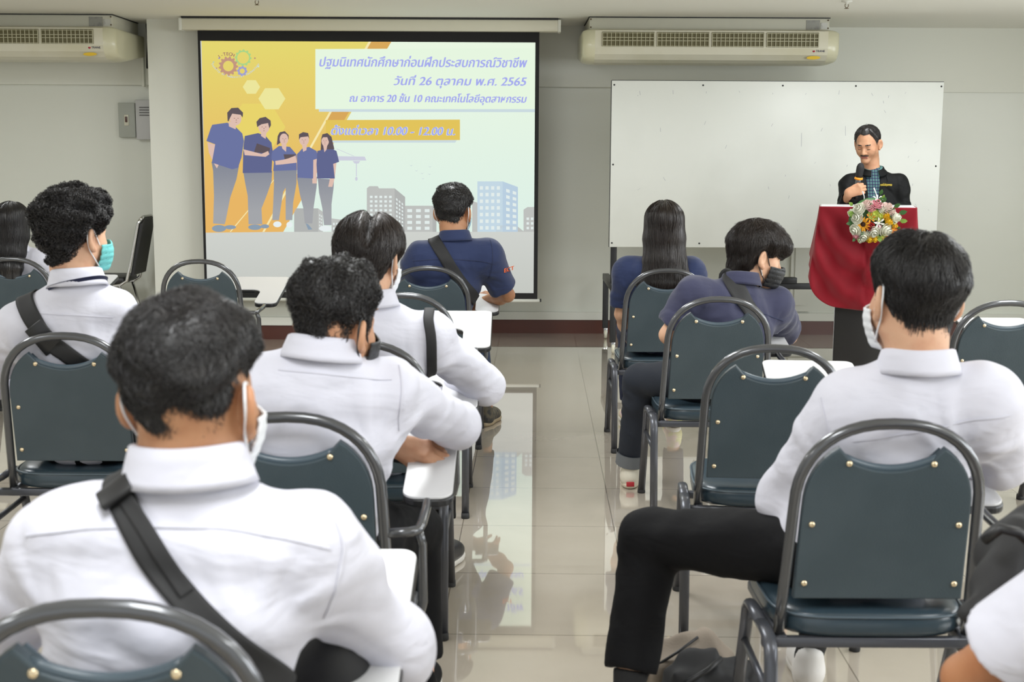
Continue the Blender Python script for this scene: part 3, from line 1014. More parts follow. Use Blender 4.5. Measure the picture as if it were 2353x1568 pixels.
# folding chair with a chrome frame beside the column, seen from its side
t = thing('banquet_chair', 'black chair with a chrome frame standing beside the column, facing left', 'chair', (-2.86, 10.33, 0))
for y in (-.18, .18):
    MB().tube([(.02, y, .93), (0.0, y, .90), (-.06, y, .62), (-.10, y, .46), (-.15, y, .43), (-.22, y, .42), (-.50, y, .42), (-.54, y, .38), (-.56, y, 0)], .012, 10).build('side_frame', M_CHROME, t)
    MB().tube([(-.16, y, .42), (-.05, y, 0)], .012, 8).build('rear_leg', M_CHROME, t)
MB().tube([(.02, -.18, .93), (.024, -.1, .95), (.024, .1, .95), (.02, .18, .93)], .012, 8).build('top_rail', M_CHROME, t)
MB().prism([(-.17, .50), (.17, .50), (.17, .90), (.12, .94), (-.12, .94), (-.17, .90)], lambda a, b, h: (-.075 + (b - .5) * .2 + h, a, b), .03, .01).build('backrest', M_BLACK, t)
MB().rbox(-.56, -.12, -.19, .19, .435, .49, .02).build('seat', M_BLACK, t)
# ------------------------------------------------------------------ implicit surfaces for bodies, clothes and hair
f32 = np.float32


def nrm(v):
    v = np.asarray(v, float)
    return v / (np.linalg.norm(v) + 1e-12)


def A3(*v):
    return np.array(v, float)


def cap(a, b, r1, r2):
    a, b = np.asarray(a, float), np.asarray(b, float)
    ba = b - a
    bb = float(ba @ ba) + 1e-12

    def f(p):
        q = p - a.astype(f32)
        t = np.clip(q @ (ba / bb).astype(f32), 0, 1)
        q = q - t[:, None] * ba.astype(f32)
        return np.sqrt(np.einsum('ij,ij->i', q, q)) - (r1 + (r2 - r1) * t)
    return f


def ell(c, r, R=None):
    c, r = np.asarray(c, f32), np.asarray(r, f32)

    def f(p):
        q = p - c
        if R is not None:
            q = q @ R.astype(f32)
        k0 = np.sqrt(((q / r) ** 2).sum(1)) + 1e-9
        k1 = np.sqrt(((q / (r * r)) ** 2).sum(1)) + 1e-9
        return k0 * (k0 - 1) / k1
    return f


def loft(st, lat):
    """Chain of elliptical sections: st = [(centre, half width, half depth)], lat = sideways axis (one, or one per section)."""
    cs = [np.asarray(s[0], float) for s in st]
    lats = lat if isinstance(lat, list) else [lat] * len(st)

    def f(p):
        d = None
        for i in range(len(st) - 1):
            a, b = cs[i], cs[i + 1]
            ax = nrm(b - a)
            L = float(np.linalg.norm(b - a))
            q = p - a.astype(f32)
            w_ = q @ ax.astype(f32)
            t = np.clip(w_ / L, 0, 1)
            la = nrm(lats[i] + lats[i + 1])
            la = nrm(la - ax * (la @ ax))
            de = np.cross(ax, la)
            u, v = q @ la.astype(f32), q @ de.astype(f32)
            ts = t
            rx = st[i][1] + (st[i + 1][1] - st[i][1]) * ts
            ry = st[i][2] + (st[i + 1][2] - st[i][2]) * ts
            o = w_ - t * L
            rz = np.minimum(rx, ry) * .7
            k0 = np.sqrt((u / rx) ** 2 + (v / ry) ** 2 + (o / rz) ** 2) + 1e-9
            k1 = np.sqrt((u / rx ** 2) ** 2 + (v / ry ** 2) ** 2 + (o / rz ** 2) ** 2) + 1e-9
            e = k0 * (k0 - 1) / k1
            d = e if d is None else smin(d, e, .02)
        return d
    return f


def smin(a, b, k):
    if k <= 0:
        return np.minimum(a, b)
    h = np.maximum(k - np.abs(a - b), 0) / k
    return np.minimum(a, b) - h * h * (k * .25)


def smax(a, b, k):
    return -smin(-a, -b, k)


def field(prims):
    """prims: [(op, f, k)], op '+' joins, '-' cuts, '&' keeps, 'n' adds f to the distance."""
    def f(p):
        d = np.full(len(p), 9.0, f32)
        for op, g, k in prims:
            if op == '+':
                d = smin(d, g(p), k)
            elif op == '-':
                d = smax(d, -g(p), k)
            elif op == '&':
                d = smax(d, g(p), k)
            else:
                d = d + g(p)
        return d
    return f


def mesh_field(f, lo, hi, h, slack=1.9):
    lo, hi = np.asarray(lo, float) - 3 * h, np.asarray(hi, float) + 3 * h
    B = 4
    nb = np.ceil((hi - lo) / (h * B)).astype(int) + 1
    n = nb * B
    g = [lo[i] + h * (B * np.arange(nb[i]) + (B - 1) / 2) for i in range(3)]
    X = np.stack(np.meshgrid(*g, indexing='ij'), -1).reshape(-1, 3).astype(f32)
    dc = np.concatenate([f(X[i:i + 200000]) for i in range(0, len(X), 200000)])
    near = np.abs(dc) < h * B * 0.9 * slack + .006
    vol = np.where(dc < 0, -1, 1).astype(f32).reshape(nb)
    vol = np.repeat(np.repeat(np.repeat(vol, B, 0), B, 1), B, 2)
    idx = np.argwhere(near.reshape(nb)) * B
    off = np.stack(np.meshgrid(*[np.arange(B)] * 3, indexing='ij'), -1).reshape(-1, 3)
    I = (idx[:, None, :] + off[None]).reshape(-1, 3)
    for i in range(0, len(I), 250000):
        J = I[i:i + 250000]
        vol[J[:, 0], J[:, 1], J[:, 2]] = f((lo + J * h).astype(f32))
    s = vol < 0
    c = np.zeros(tuple(np.array(s.shape) - 1), np.uint8)
    sh = c.shape
    for dx in (0, 1):
        for dy in (0, 1):
            for dz in (0, 1):
                c += s[dx:dx + sh[0], dy:dy + sh[1], dz:dz + sh[2]]
    act = (c > 0) & (c < 8)
    ids = np.full(sh, -1, np.int32)
    cells = np.argwhere(act)
    ids[act] = np.arange(len(cells))
    acc = np.zeros((len(cells), 3))
    cnt = np.zeros(len(cells))
    cor = [(dx, dy, dz) for dx in (0, 1) for dy in (0, 1) for dz in (0, 1)]
    for a in range(8):
        for ax in range(3):
            if cor[a][ax] == 0:
                b = list(cor[a])
                b[ax] = 1
                va = vol[cells[:, 0] + cor[a][0], cells[:, 1] + cor[a][1], cells[:, 2] + cor[a][2]]
                vb = vol[cells[:, 0] + b[0], cells[:, 1] + b[1], cells[:, 2] + b[2]]
                m = (va < 0) != (vb < 0)
                t = np.where(m, va / np.where(m, va - vb, 1), 0)
                p = np.array(cor[a], float)[None] + 0 * t[:, None]
                p[:, ax] = t
                acc += np.where(m[:, None], p, 0)
                cnt += m
    V = lo + (cells + acc / cnt[:, None]) * h
    F = []
    for ax in range(3):
        s0 = [slice(None)] * 3
        s1 = [slice(None)] * 3
        s0[ax], s1[ax] = slice(0, -1), slice(1, None)
        cr = s[tuple(s0)] != s[tuple(s1)]
        E = np.argwhere(cr)
        u, v = (ax + 1) % 3, (ax + 2) % 3
        ok = (E[:, u] > 0) & (E[:, v] > 0) & (E[:, u] < sh[u]) & (E[:, v] < sh[v]) & (E[:, ax] < sh[ax])
        E = E[ok]
        neg = s[E[:, 0], E[:, 1], E[:, 2]]

        def at(du, dv):
            q = E.copy()
            q[:, u] += du
            q[:, v] += dv
            return ids[q[:, 0], q[:, 1], q[:, 2]]
        quad = np.stack([at(-1, -1), at(0, -1), at(0, 0), at(-1, 0)], 1)
        quad[~neg] = quad[~neg][:, ::-1]
        F.append(quad)
    F = np.concatenate(F)
    F = F[(F >= 0).all(1)]
    return V, F


def grad(f, p, e=.002):
    p = p.astype(f32)
    g = np.stack([f(p + np.array(d, f32) * e) - f(p - np.array(d, f32) * e) for d in ((1, 0, 0), (0, 1, 0), (0, 0, 1))], 1)
    return g / (np.linalg.norm(g, axis=1, keepdims=True) + 1e-9)


def folds(amp, seed=0, sc=1.0):
    """Soft crumpled-cloth relief."""
    rng = np.random.RandomState(seed)
    K = rng.normal(size=(7, 3)) * np.array([26, 26, 15]) * sc
    W = rng.normal(size=(7, 3)) * 11 * sc
    ph = rng.uniform(0, 6.28, (7, 2))

    def f(p):
        d = np.zeros(len(p), f32)
        for i in range(7):
            d += np.sin(p @ K[i].astype(f32) + f32(ph[i, 0]) + f32(1.9) * np.sin(p @ W[i].astype(f32) + f32(ph[i, 1])))
        return d * f32(amp / 3.2)
    return f


def ring_folds(a, b, amp, lam, seed=0, t0=0.0, t1=1.0):
    """Sleeve or trouser creases running across a limb."""
    a, b = np.asarray(a, float), np.asarray(b, float)
    L = float(np.linalg.norm(b - a))
    ax = nrm(b - a)
    n1 = nrm(np.cross(ax, A3(.3, .2, 1) + ax[[1, 2, 0]]))
    n2 = np.cross(ax, n1)

    def f(p):
        q = p - a.astype(f32)
        t = q @ ax.astype(f32)
        u, v = q @ n1.astype(f32), q @ n2.astype(f32)
        rad = np.sqrt(u * u + v * v)
        msk = np.clip((t / L - t0) * 8, 0, 1) * np.clip((t1 - t / L) * 8, 0, 1) * np.clip((.16 - rad) * 20, 0, 1)
        side = np.clip(.45 + .75 * (u * math.cos(seed * 1.7) + v * math.sin(seed * 1.7)) / (rad + .01), 0, 1)
        wob = .5 + .5 * np.sin(31 * u - 27 * v + 19 * t + seed * 3)
        s_ = np.sin(6.2832 * (t + .55 * u + .35 * v + .02 * np.sin(16 * v + 9 * t + seed)) / lam + seed)
        return f32(amp) * msk * side * (.2 + .8 * wob) * (.8 * s_ + .5 - np.sqrt(np.abs(s_))) * f32(.8)
    return f


def pull_folds(c, lat, up, amp, seed=0, reach=.16):
    """Creases that fan out from an armpit."""
    c = np.asarray(c, float)

    def f(p):
        q = p - c.astype(f32)
        a, b = q @ lat.astype(f32), q @ up.astype(f32)
        r = np.sqrt((q * q).sum(1)) + 1e-6
        th = np.arctan2(b, a)
        s_ = np.sin(8 * th + 26 * r + seed)
        return f32(amp) * np.exp(-((r - .09) / reach) ** 2 * 2) * (.6 * s_ + .4 - .8 * np.sqrt(np.abs(s_))) * np.clip((np.sqrt(a * a + b * b) - .025) / .05, 0, 1) ** 2
    return f


# ------------------------------------------------------------------ people
def cloth(name, col, crease=.5, rough=.8, sheen=.1, scale=6.0, fine=38):
    m = mat(name, col, rough, spec=.2, sheen=sheen)
    nt = m.node_tree
    b = nt.nodes['Principled BSDF']
    tc = nt.nodes.new('ShaderNodeTexCoord')
    n = nt.nodes.new('ShaderNodeTexNoise')
    n.inputs['Scale'].default_value = scale
    n.inputs['Detail'].default_value = 2.5
    n.inputs['Distortion'].default_value = .6
    mp = nt.nodes.new('ShaderNodeMapping')
    mp.inputs['Rotation'].default_value = (.3, .5, .6)
    mp.inputs['Scale'].default_value = (1.0, 1.0, 2.2)
    n2 = nt.nodes.new('ShaderNodeTexNoise')
    n2.inputs['Scale'].default_value = fine
    bp = nt.nodes.new('ShaderNodeBump')
    bp.inputs['Strength'].default_value = crease
    bp.inputs['Distance'].default_value = .028
    bp2 = nt.nodes.new('ShaderNodeBump')
    bp2.inputs['Strength'].default_value = .12
    bp2.inputs['Distance'].default_value = .006
    L = nt.links.new
    L(tc.outputs['Object'], mp.inputs[0])
    L(mp.outputs[0], n.inputs['Vector'])
    L(n.outputs[0], bp.inputs['Height'])
    L(tc.outputs['Object'], n2.inputs['Vector'])
    L(n2.outputs[0], bp2.inputs['Height'])
    L(bp.outputs[0], bp2.inputs['Normal'])
    L(bp2.outputs[0], b.inputs['Normal'])
    return m


M_SKIN = {}


def skin(k):
    c = {'tan': (0.46, 0.235, 0.125), 'light': (0.62, 0.37, 0.24), 'brown': (0.40, 0.18, 0.085), 'mid': (0.54, 0.29, 0.17)}[k]
    return mat('skin_' + k, c, 0.5, spec=0.35, bump=(180, .12, .001), vary=(24, (c[0] * .9, c[1] * .82, c[2] * .8), .45, .7), sss=.12)


M_HAIR = mat('black_hair', (0.011, 0.009, 0.009), 0.34, spec=0.7, bump=(900, .3, .001))
M_HAIRB = mat('dark_brown_hair', (0.020, 0.013, 0.010), 0.30, spec=0.6, bump=(900, .3, .001))
M_WHITE = cloth('white_shirt_cotton', (0.635, 0.635, 0.715), .34)
M_NAVY = cloth('navy_shirt_cotton', (0.026, 0.038, 0.098), .35, sheen=.2)
M_NAVY2 = cloth('faded_navy_cotton', (0.040, 0.042, 0.082), .35, sheen=.2)
M_BLK = cloth('black_trousers', (0.005, 0.005, 0.006), .28, sheen=0)
M_JEAN = mat('dark_denim', (0.010, 0.014, 0.024), 0.8, bump=(240, .3, .001))
M_BJEAN = mat('blue_denim', (0.030, 0.050, 0.105), 0.8, bump=(240, .3, .001))
M_JACK = cloth('black_jacket', (0.004, 0.0045, 0.005), .3, rough=.65, sheen=0)
M_WEB = mat('black_webbing', (0.014, 0.014, 0.015), 0.7, bump=(420, .5, .001))
M_SOCK = mat('black_sock', (0.012, 0.012, 0.013), 0.85)
M_SOLE = mat('white_rubber', (0.62, 0.60, 0.56), 0.5)
M_MW = mat('white_mask', (0.78, 0.80, 0.83), 0.7)
M_MB = mat('pale_blue_mask', (0.42, 0.62, 0.74), 0.7)
M_MT = mat('teal_mask', (0.16, 0.56, 0.55), 0.7)
M_MK = mat('black_mask', (0.018, 0.019, 0.021), 0.5, bump=(60, .12, .002))
M_LIP = mat('lip_skin', (0.34, 0.12, 0.09), 0.45)
M_BROW = mat('brow_hair', (0.035, 0.024, 0.019), 0.7)


def rot_head(yaw, pitch=0.0, roll=0.0):
    """Columns = right, forward, up. yaw clockwise from +Y, pitch up, roll clockwise, degrees."""
    y, p, r = [math.radians(v) for v in (yaw, pitch, roll)]
    fw = A3(math.sin(y) * math.cos(p), math.cos(y) * math.cos(p), math.sin(p))
    rt = A3(math.cos(y), -math.sin(y), 0)
    up = np.cross(rt, fw)
    rt2 = rt * math.cos(r) - up * math.sin(r)
    up2 = up * math.cos(r) + rt * math.sin(r)
    return np.stack([rt2, fw, up2], 1)


def local(f, c, R, s):
    """A head-space field placed in the world."""
    c, R = np.asarray(c, f32), np.asarray(R, f32)

    def g(p):
        return f(((p - c) @ R) / f32(s)) * f32(s)
    return g


NECKF = cap((0, -.028, -.03), (0, -.035, -.12), .056, .056)
CRAN = ell((0, -.012, .030), (.074, .094, .086))


def head_prims(ears=True):
    pr = [('+', CRAN, 0),
          ('+', ell((0, .020, -.020), (.063, .066, .075)), .03),
          ('+', cap((0, .03, -.045), (0, .056, -.088), .053, .033), .03),
          ('+', cap((-.045, -.005, -.055), (.045, -.005, -.055), .022, .022), .035),
          ('+', cap((-.036, .048, -.028), (-.034, .052, -.036), .030, .028), .02),
          ('+', cap((.036, .048, -.028), (.034, .052, -.036), .030, .028), .02),
          ('+', cap((-.026, .074, .017), (.026, .074, .017), .014, .014), .02),
          ('-', ell((-.032, .096, -.002), (.021, .016, .012)), .014),
          ('-', ell((.032, .096, -.002), (.021, .016, .012)), .014),
          ('+', ell((-.031, .070, -.003), (.015, .0145, .0125)), .003),
          ('+', ell((.031, .070, -.003), (.015, .0145, .0125)), .003),
          ('+', cap((0, .083, .008), (0, .106, -.033), .008, .0115), .012),
          ('+', cap((-.012, .092, -.038), (.012, .092, -.038), .0085, .0085), .008),
          ('+', cap((-.019, .083, -.0605), (.019, .083, -.0605), .0065, .0065), .006),
          ('+', cap((-.016, .083, -.0705), (.016, .083, -.0705), .0075, .0075), .006),
          ('+', ell((0, .078, -.100), (.022, .017, .015)), .02)]
    for s in ((-1, 1) if ears else ()):
        Re = rot_head(s * -36, 0, 0)
        pr += [('+', ell((s * .087, -.017, -.004), (.0105, .023, .036), Re), .008),
               ('-', ell((s * .098, -.010, -.001), (.010, .013, .022), Re), .006),
               ('+', ell((s * .0835, -.006, -.036), (.008, .009, .011)), .006)]
    pr.append(('+', cap((0, -.028, -.03), (0, -.035, -.12), .056, .056), .03))
    return pr


def zlim(phi, pts):
    return np.interp(phi, pts[0], pts[1]).astype(f32)


HL = ([0, 40, 62, 80, 92, 112, 128, 150, 180], [.082, .072, .055, -.005, .030, .025, -.030, -.055, -.068])


def hair_field(T=.030, S=.012, B=.014, nape=0.0, line=HL, lump=.0, seed=0, front=None, edge=.010, fadeh=.045, low=.55):
    """Cap of hair in head space; T top, S side, B back thickness."""
    rng = np.random.RandomState(seed)
    K = rng.normal(size=(6, 3)) * 55
    ph = rng.uniform(0, 6.28, 6)

    def f(p):
        q = p - np.array((0, -.012, .025), f32)
        n = q / (np.linalg.norm(q, axis=1, keepdims=True) + 1e-9)
        up = np.clip((n[:, 2] + .15) / .95, 0, 1)
        up = up * up * (3 - 2 * up)
        bk = np.clip(-n[:, 1], 0, 1)
        hz = np.clip((p[:, 2] + .02) / .07, 0, 1)
        th = (S + (B - S) * bk) * (1 - up) * (low + (1 - low) * hz) + T * up
        phi = np.degrees(np.arctan2(np.abs(p[:, 0]), p[:, 1]))
        zl = zlim(phi, line) + nape * np.clip((phi - 110) / 50, 0, 1).astype(f32)
        fade = np.clip((p[:, 2] - zl) / fadeh, 0, 1)
        th = th * (.15 + .85 * fade) - .005 * (1 - fade)
        if lump:
            d_ = np.zeros(len(p), f32)
            for i in range(6):
                d_ += np.sin(p @ K[i].astype(f32) + f32(ph[i]))
            th = th + d_ * f32(lump / 2.5)
        base = smin(smin(CRAN(p), ell((0, .0, -.02), (.066, .072, .075))(p), .03), NECKF(p), .03)
        return smax(base - th, (zl - p[:, 2]), edge)
    return f


def strands(f, n, steps, L, comb, r0=.0009, seed=0, off=(-.001, .003), curl=0.0, turns=0.0, lift=0.0, V=None, jit=.35, keep=None, tip=.35, lens=None):
    """Hair strands that follow the surface of field f in head space."""
    rng = np.random.RandomState(seed)
    i = rng.randint(0, len(V), n)
    p = V[i].astype(f32) + rng.normal(size=(n, 3)).astype(f32) * .0025
    if keep is not None:
        p = p[keep(p)]
        n = len(p)
    o = rng.uniform(off[0], off[1], n).astype(f32)
    Ls = (L * rng.uniform(.55, 1.15, n)).astype(f32)
    if lens is not None:
        Ls = Ls * lens(p)
    j = rng.normal(size=(n, 3)).astype(f32) * jit
    ph = rng.uniform(0, 6.28, n).astype(f32)
    pts, tg, nn = [], [], []
    for k in range(steps):
        g = grad(f, p)
        d = f(p)
        p = p - g * (d - o - lift * (k / steps) ** 2)[:, None]
        v = comb(p) + j
        v = v - g * (v * g).sum(1, keepdims=True)
        v = v / (np.linalg.norm(v, axis=1, keepdims=True) + 1e-9)
        pts.append(p)
        tg.append(v)
        nn.append(g)
        p = p + v * (Ls / steps)[:, None]
    pts, tg, nn = [np.stack(x, 1) for x in (pts, tg, nn)]
    hop = np.linalg.norm(np.diff(pts, axis=1), axis=2).max(1)
    res = np.abs(f(pts.reshape(-1, 3))).reshape(n, steps).max(1)
    ok = (hop < 2.2 * Ls / steps + .005) & (res < .014 + lift)
    pts, tg, nn, ph = pts[ok], tg[ok], nn[ok], ph[ok]
    n = len(pts)
    bi = np.cross(tg, nn)
    u = np.linspace(0, 1, steps, dtype=f32)[None, :, None]
    if curl:
        a = ph[:, None, None] + 6.2832 * turns * u * (1 + .0 * u)
        pts = pts + curl * (nn * (np.cos(a) + .6) + bi * np.sin(a))
    rad = r0 * (1 - (1 - tip) * u)
    ring = []
    for a in (0, 2.094, 4.189):
        ring.append(pts + rad * (bi * math.cos(a) + nn * math.sin(a)))
    R = np.stack(ring, 2)                     # n, steps, 3, 3
    Vv = R.reshape(-1, 3)
    base = (np.arange(n) * steps * 3)[:, None, None]
    st = (np.arange(steps - 1) * 3)[None, :, None]
    j3 = np.arange(3)[None, None, :]
    a0 = base + st + j3
    a1 = base + st + (j3 + 1) % 3
    F = np.stack([a0, a1, a1 + 3, a0 + 3], -1).reshape(-1, 4)
    return Vv, F


def whorl(W, down=.6, out=1.0, side=0.0):
    W = np.asarray(W, f32)

    def c(p):
        v = p - W
        v = v / (np.linalg.norm(v, axis=1, keepdims=True) + .02) * out
        v = v + np.array((0, 0, -down), f32)
        if side:
            v = v + side * np.stack([-(p[:, 1] - W[1]), p[:, 0] - W[0], 0 * p[:, 0]], 1) * 8
        return v
    return c


HANDDIM = [(.030, .078, .026), (.012, .086, .030), (-.008, .083, .028), (-.026, .076, .022)]


def hand_prims(wr, dirv, back, thumb_side, curl=(25, 35, 25), spread=1.0, scale=1.0, thumb=(35, 20), fingers=None):
    """dirv: along the hand; back: out of the back of the hand; thumb_side: +1/-1 along dirv x back."""
    y = nrm(dirv)
    z = nrm(np.asarray(back) - y * (np.asarray(back) @ y))
    x = np.cross(y, z) * thumb_side
    wr = np.asarray(wr, float)
    pr = []

    def W(a, b, c):
        return wr + (x * a + y * b + z * c) * scale

    pr.append(('+', cap(W(.010, .0, 0), W(.014, .03, 0), .021 * scale, .019 * scale), .02))
    pr.append(('+', cap(W(-.008, .0, 0), W(-.014, .03, 0), .020 * scale, .017 * scale), .02))
    for i, (kx, ky, fl) in enumerate(HANDDIM):
        pr.append(('+', cap(W(kx * .55, .02, 0), W(kx, ky, .002), .014 * scale, .0115 * scale), .014))
        c = fingers[i] if fingers else curl
        ang = 0.0
        p = W(kx, ky, .002)
        lens = [.041 + .006 * (i in (1, 2)) - .006 * (i == 3), fl, .021]
        rad = [.0098, .0088, .0080, .0068]
        sx = kx * .25 * spread
        for s in range(3):
            ang += math.radians(c[s])
            d = nrm(y * math.cos(ang) - z * math.sin(ang) + x * sx * (6 if s == 0 else 2))
            q = p + d * lens[s] * scale
            pr.append(('+', cap(p, q, rad[s] * scale, rad[s + 1] * scale), .004 if s else .006))
            p = q
    a, b = math.radians(thumb[0]), math.radians(thumb[1])
    p0 = W(.018, .012, -.006)
    d = nrm(y * math.cos(a) + x * math.sin(a) - z * .35)
    p1 = p0 + d * .042 * scale
    d2 = nrm(y * math.cos(a * .55) + x * math.sin(a * .55) * .9 - z * math.sin(b + .35))
    p2 = p1 + d2 * .032 * scale
    d3 = nrm(d2 - z * .3 - x * .15)
    p3 = p2 + d3 * .024 * scale
    pr += [('+', cap(p0, p1, .016 * scale, .0125 * scale), .012), ('+', cap(p1, p2, .0118 * scale, .0105 * scale), .004), ('+', cap(p2, p3, .0105 * scale, .008 * scale), .004)]
    return pr


def bounds(pts, m):
    a = np.array(pts)
    return a.min(0) - m, a.max(0) + m


class Person:
    def __init__(s, label, loc, J, body_yaw=0.0, scale=1.0, name='person'):
        s.root = thing(name, label, 'person', tuple(map(float, loc)))
        s.loc = np.array(loc, float)
        s.J = {k: np.asarray(v, float) for k, v in J.items() if not k.startswith('_')}
        s.lat = nrm(s.J['sR'] - s.J['sL'])
        s.lat = nrm(A3(s.lat[0], s.lat[1], s.lat[2] * .5))
        y = math.radians(body_yaw)
        s.hlat = A3(math.cos(y), -math.sin(y), 0)
        s.k = scale
        s.surf = {}

    def put(s, name, f, lo, hi, h, mats, mi=None, parent=None, slack=1.9, keep=None):
        V, F = mesh_field(f, lo, hi, h, slack)
        me = fastmesh(name, V - s.loc, F, mats, True, mi(V, F) if mi else None)
        o = link(name, me, parent or s.root)
        if keep:
            s.surf[keep] = (V, F, f)
        return o

    def mesh(s, name, V, F, m, parent=None, smooth=True):
        return link(name, fastmesh(name, V - s.loc, F, m, smooth), parent or s.root)

    def mb(s, name, mb, m, parent=None):
        mb.v = [tuple(np.array(v) - s.loc) for v in mb.v]
        return mb.build(name, m, parent or s.root)

    def head(s, yaw, pitch=0.0, roll=0.0, hs=1.0):
        s.R = rot_head(yaw, pitch, roll)
        s.hs = hs

    def hw(s, p):
        """head space -> world"""
        return s.J['head'] + s.R @ np.asarray(p, float) * s.hs

    def body(s, tone, arms='LR', legs=True, h=.0045, hands=None, face=False, bare=1.0, extra=None, ears=True):
        J = s.J
        pr = [('+', local(field(head_prims(ears)), J['head'], s.R, s.hs), 0)]
        nb = s.hw((0, -.033, -.075))
        pr.append(('+', cap(nb, J['neck'] + A3(0, 0, -.02), .056 * s.hs, .060 * s.k), .03))
        hip, nk = J['hip'], J['neck']
        ch = J.get('chest', hip * .35 + nk * .65)
        k = s.k
        pr.append(('+', loft([(hip, .13 * k, .09 * k), (hip * .6 + ch * .4, .12 * k, .085 * k), (ch, .14 * k, .085 * k), (nk - A3(0, 0, .09), .13 * k, .065 * k)], [s.hlat, s.hlat, s.lat, s.lat]), .03))
        pts = [J['head'] + A3(.16, .16, .17), J['head'] - A3(.16, .16, .16), hip + A3(.2, .2, .2), hip - A3(.2, .2, .2)]
        for c in 'LR':
            S_, E_, W_ = J['s' + c], J['e' + c], J['w' + c]
            pr.append(('+', cap(nk * .6 + S_ * .4 - A3(0, 0, .03), S_, .04 * k, .045 * k), .03))
            if c in arms:
                pr.append(('+', cap(S_, E_, .046 * k, .037 * k), .02))
                m_ = E_ * .7 + W_ * .3
                pr.append(('+', cap(E_, m_, .036 * k, .039 * k), .015))
                pr.append(('+', cap(m_, W_, .039 * k, .0245 * k), .02))
                pts += [S_, E_ + .05, E_ - .05, W_ + .17, W_ - .17]
                if hands and c in hands:
                    pr += hand_prims(W_, **hands[c])
            if legs:
                H_ = hip + s.hlat * (.09 * k * (1 if c == 'R' else -1)) + A3(0, 0, -.02)
                K_, A_ = J['k' + c], J['a' + c]
                pr.append(('+', cap(H_, K_, .07 * k, .048 * k), .02))
                m_ = K_ * .68 + A_ * .32
                pr.append(('+', cap(K_, m_, .046 * k, .052 * k), .02))
                pr.append(('+', cap(m_, A_, .052 * k, .033 * k), .02))
                pts += [K_ + .07, K_ - .07, A_ + .06, A_ - .06]
        if extra:
            pr += extra
        lo, hi = bounds(pts, .03)
        return s.put('body', field(pr), lo, hi, h, skin(tone) if not isinstance(tone, list) else tone, keep='body')

    def shirt(s, m, sleeves='long', h=.0075, amp=.0055, seed=1, hem=None, puff=1.0, wid=1.0, dep=1.0, opening=True, name='shirt', extra=None, shl=1.0, cuff=None, slt=.80, fold=1.0):
        J, k = s.J, s.k
        hip, nk = J['hip'], J['neck']
        ch = J.get('chest', hip * .35 + nk * .65)
        up = nrm(nk - ch)
        st = [(hip + A3(0, 0, -.03), .178 * k * wid, .135 * k * dep), (hip * .62 + ch * .38, .172 * k * wid, .132 * k * dep), (ch - up * .03, .185 * k * wid, .128 * k * dep),
              (nk - up * .085, .165 * k * wid, .098 * k * dep), (nk - up * .035, .10 * k * wid, .074 * k)]
        pr = [('+', loft(st, [s.hlat, s.hlat, s.lat, s.lat, s.lat]), 0)]
        pts = [c[0] + d * .24 * k for c in st for d in (-1, 1)]
        pr.append(('+', cap(nk - up * .03, nk + up * .002, .068 * k, .060 * k), .03))
        for c in 'LR':
            S_, E_, W_ = J['s' + c], J['e' + c], J['w' + c]
            pr.append(('+', cap(nk - up * .045, S_ + up * .0, .052 * k, .066 * k * shl), .05))
            pr.append(('+', cap(nk * .5 + S_ * .5 - up * .07, S_ - up * .05, .07 * k, .07 * k), .05))
        pr2 = []
        for c in 'LR':
            S_, E_, W_ = J['s' + c], J['e' + c], J['w' + c]
            if sleeves == 'short':
                t = slt
                Hm = S_ + (E_ - S_) * t
                pr.append(('+', cap(S_, Hm, .070 * k * puff * shl, .066 * k * puff), .035))
                pr.append(('n', ring_folds(S_, Hm, .0016, .05, seed, .2, .95), 0))
                ax = nrm(E_ - S_)
                pr.append(('-', (lambda c0, a_: (lambda p: np.maximum(-((p - c0.astype(f32)) @ a_.astype(f32)), np.linalg.norm(p - c0.astype(f32), axis=1) - .15)))(Hm, ax), .004))
                pr.append(('-', cap(Hm - ax * .03, Hm + ax * .08, .044 * k * puff, .052 * k * puff), .004))
                pts += [S_, Hm + .09, Hm - .09]
            else:
                t = .93 if cuff is None else cuff
                Wm = E_ + (W_ - E_) * t
                pr.append(('+', cap(S_, E_, .070 * k * puff * shl, .058 * k * puff), .035))
                pr.append(('+', cap(E_, Wm, .057 * k * puff, .040 * k), .03))
                pr.append(('n', ring_folds(S_, E_, .0034, .055, seed, .35, 1.02), 0))
                pr.append(('n', ring_folds(E_, Wm, .0034, .05, seed + 2, -.02, .8), 0))
                ax = nrm(W_ - E_)
                pr.append(('-', (lambda c0, a_: (lambda p: np.maximum(-((p - c0.astype(f32)) @ a_.astype(f32)), np.linalg.norm(p - c0.astype(f32), axis=1) - .09)))(Wm, ax), .003))
                pr.append(('-', cap(Wm - ax * .02, Wm + ax * .05, .031 * k, .031 * k), .003))
                pts += [S_ + .08, E_ + .08, E_ - .08, W_ + .07, W_ - .07]
        for c in 'LR':
            pr.append(('n', pull_folds(J['s' + c] - up * .11 - s.lat * (.03 if c == 'R' else -.03), s.lat, up, .0042 * fold, seed + (c == 'R')), 0))
        pr.append(('n', folds(amp, seed), 0))
        if extra:
            pr += extra
        # neck opening
        nb = s.hw((0, -.033, -.075))
        ax = nrm(nrm(nb - nk) * .35 + A3(0, 0, 1))
        pr.append(('-', cap(nk + ax * .012, nk + ax * .12, .052 * k, .062 * k), .006))
        lo, hi = bounds(pts, .03)
        o = s.put(name, field(pr), lo, hi, h, m, keep=name)
        return o

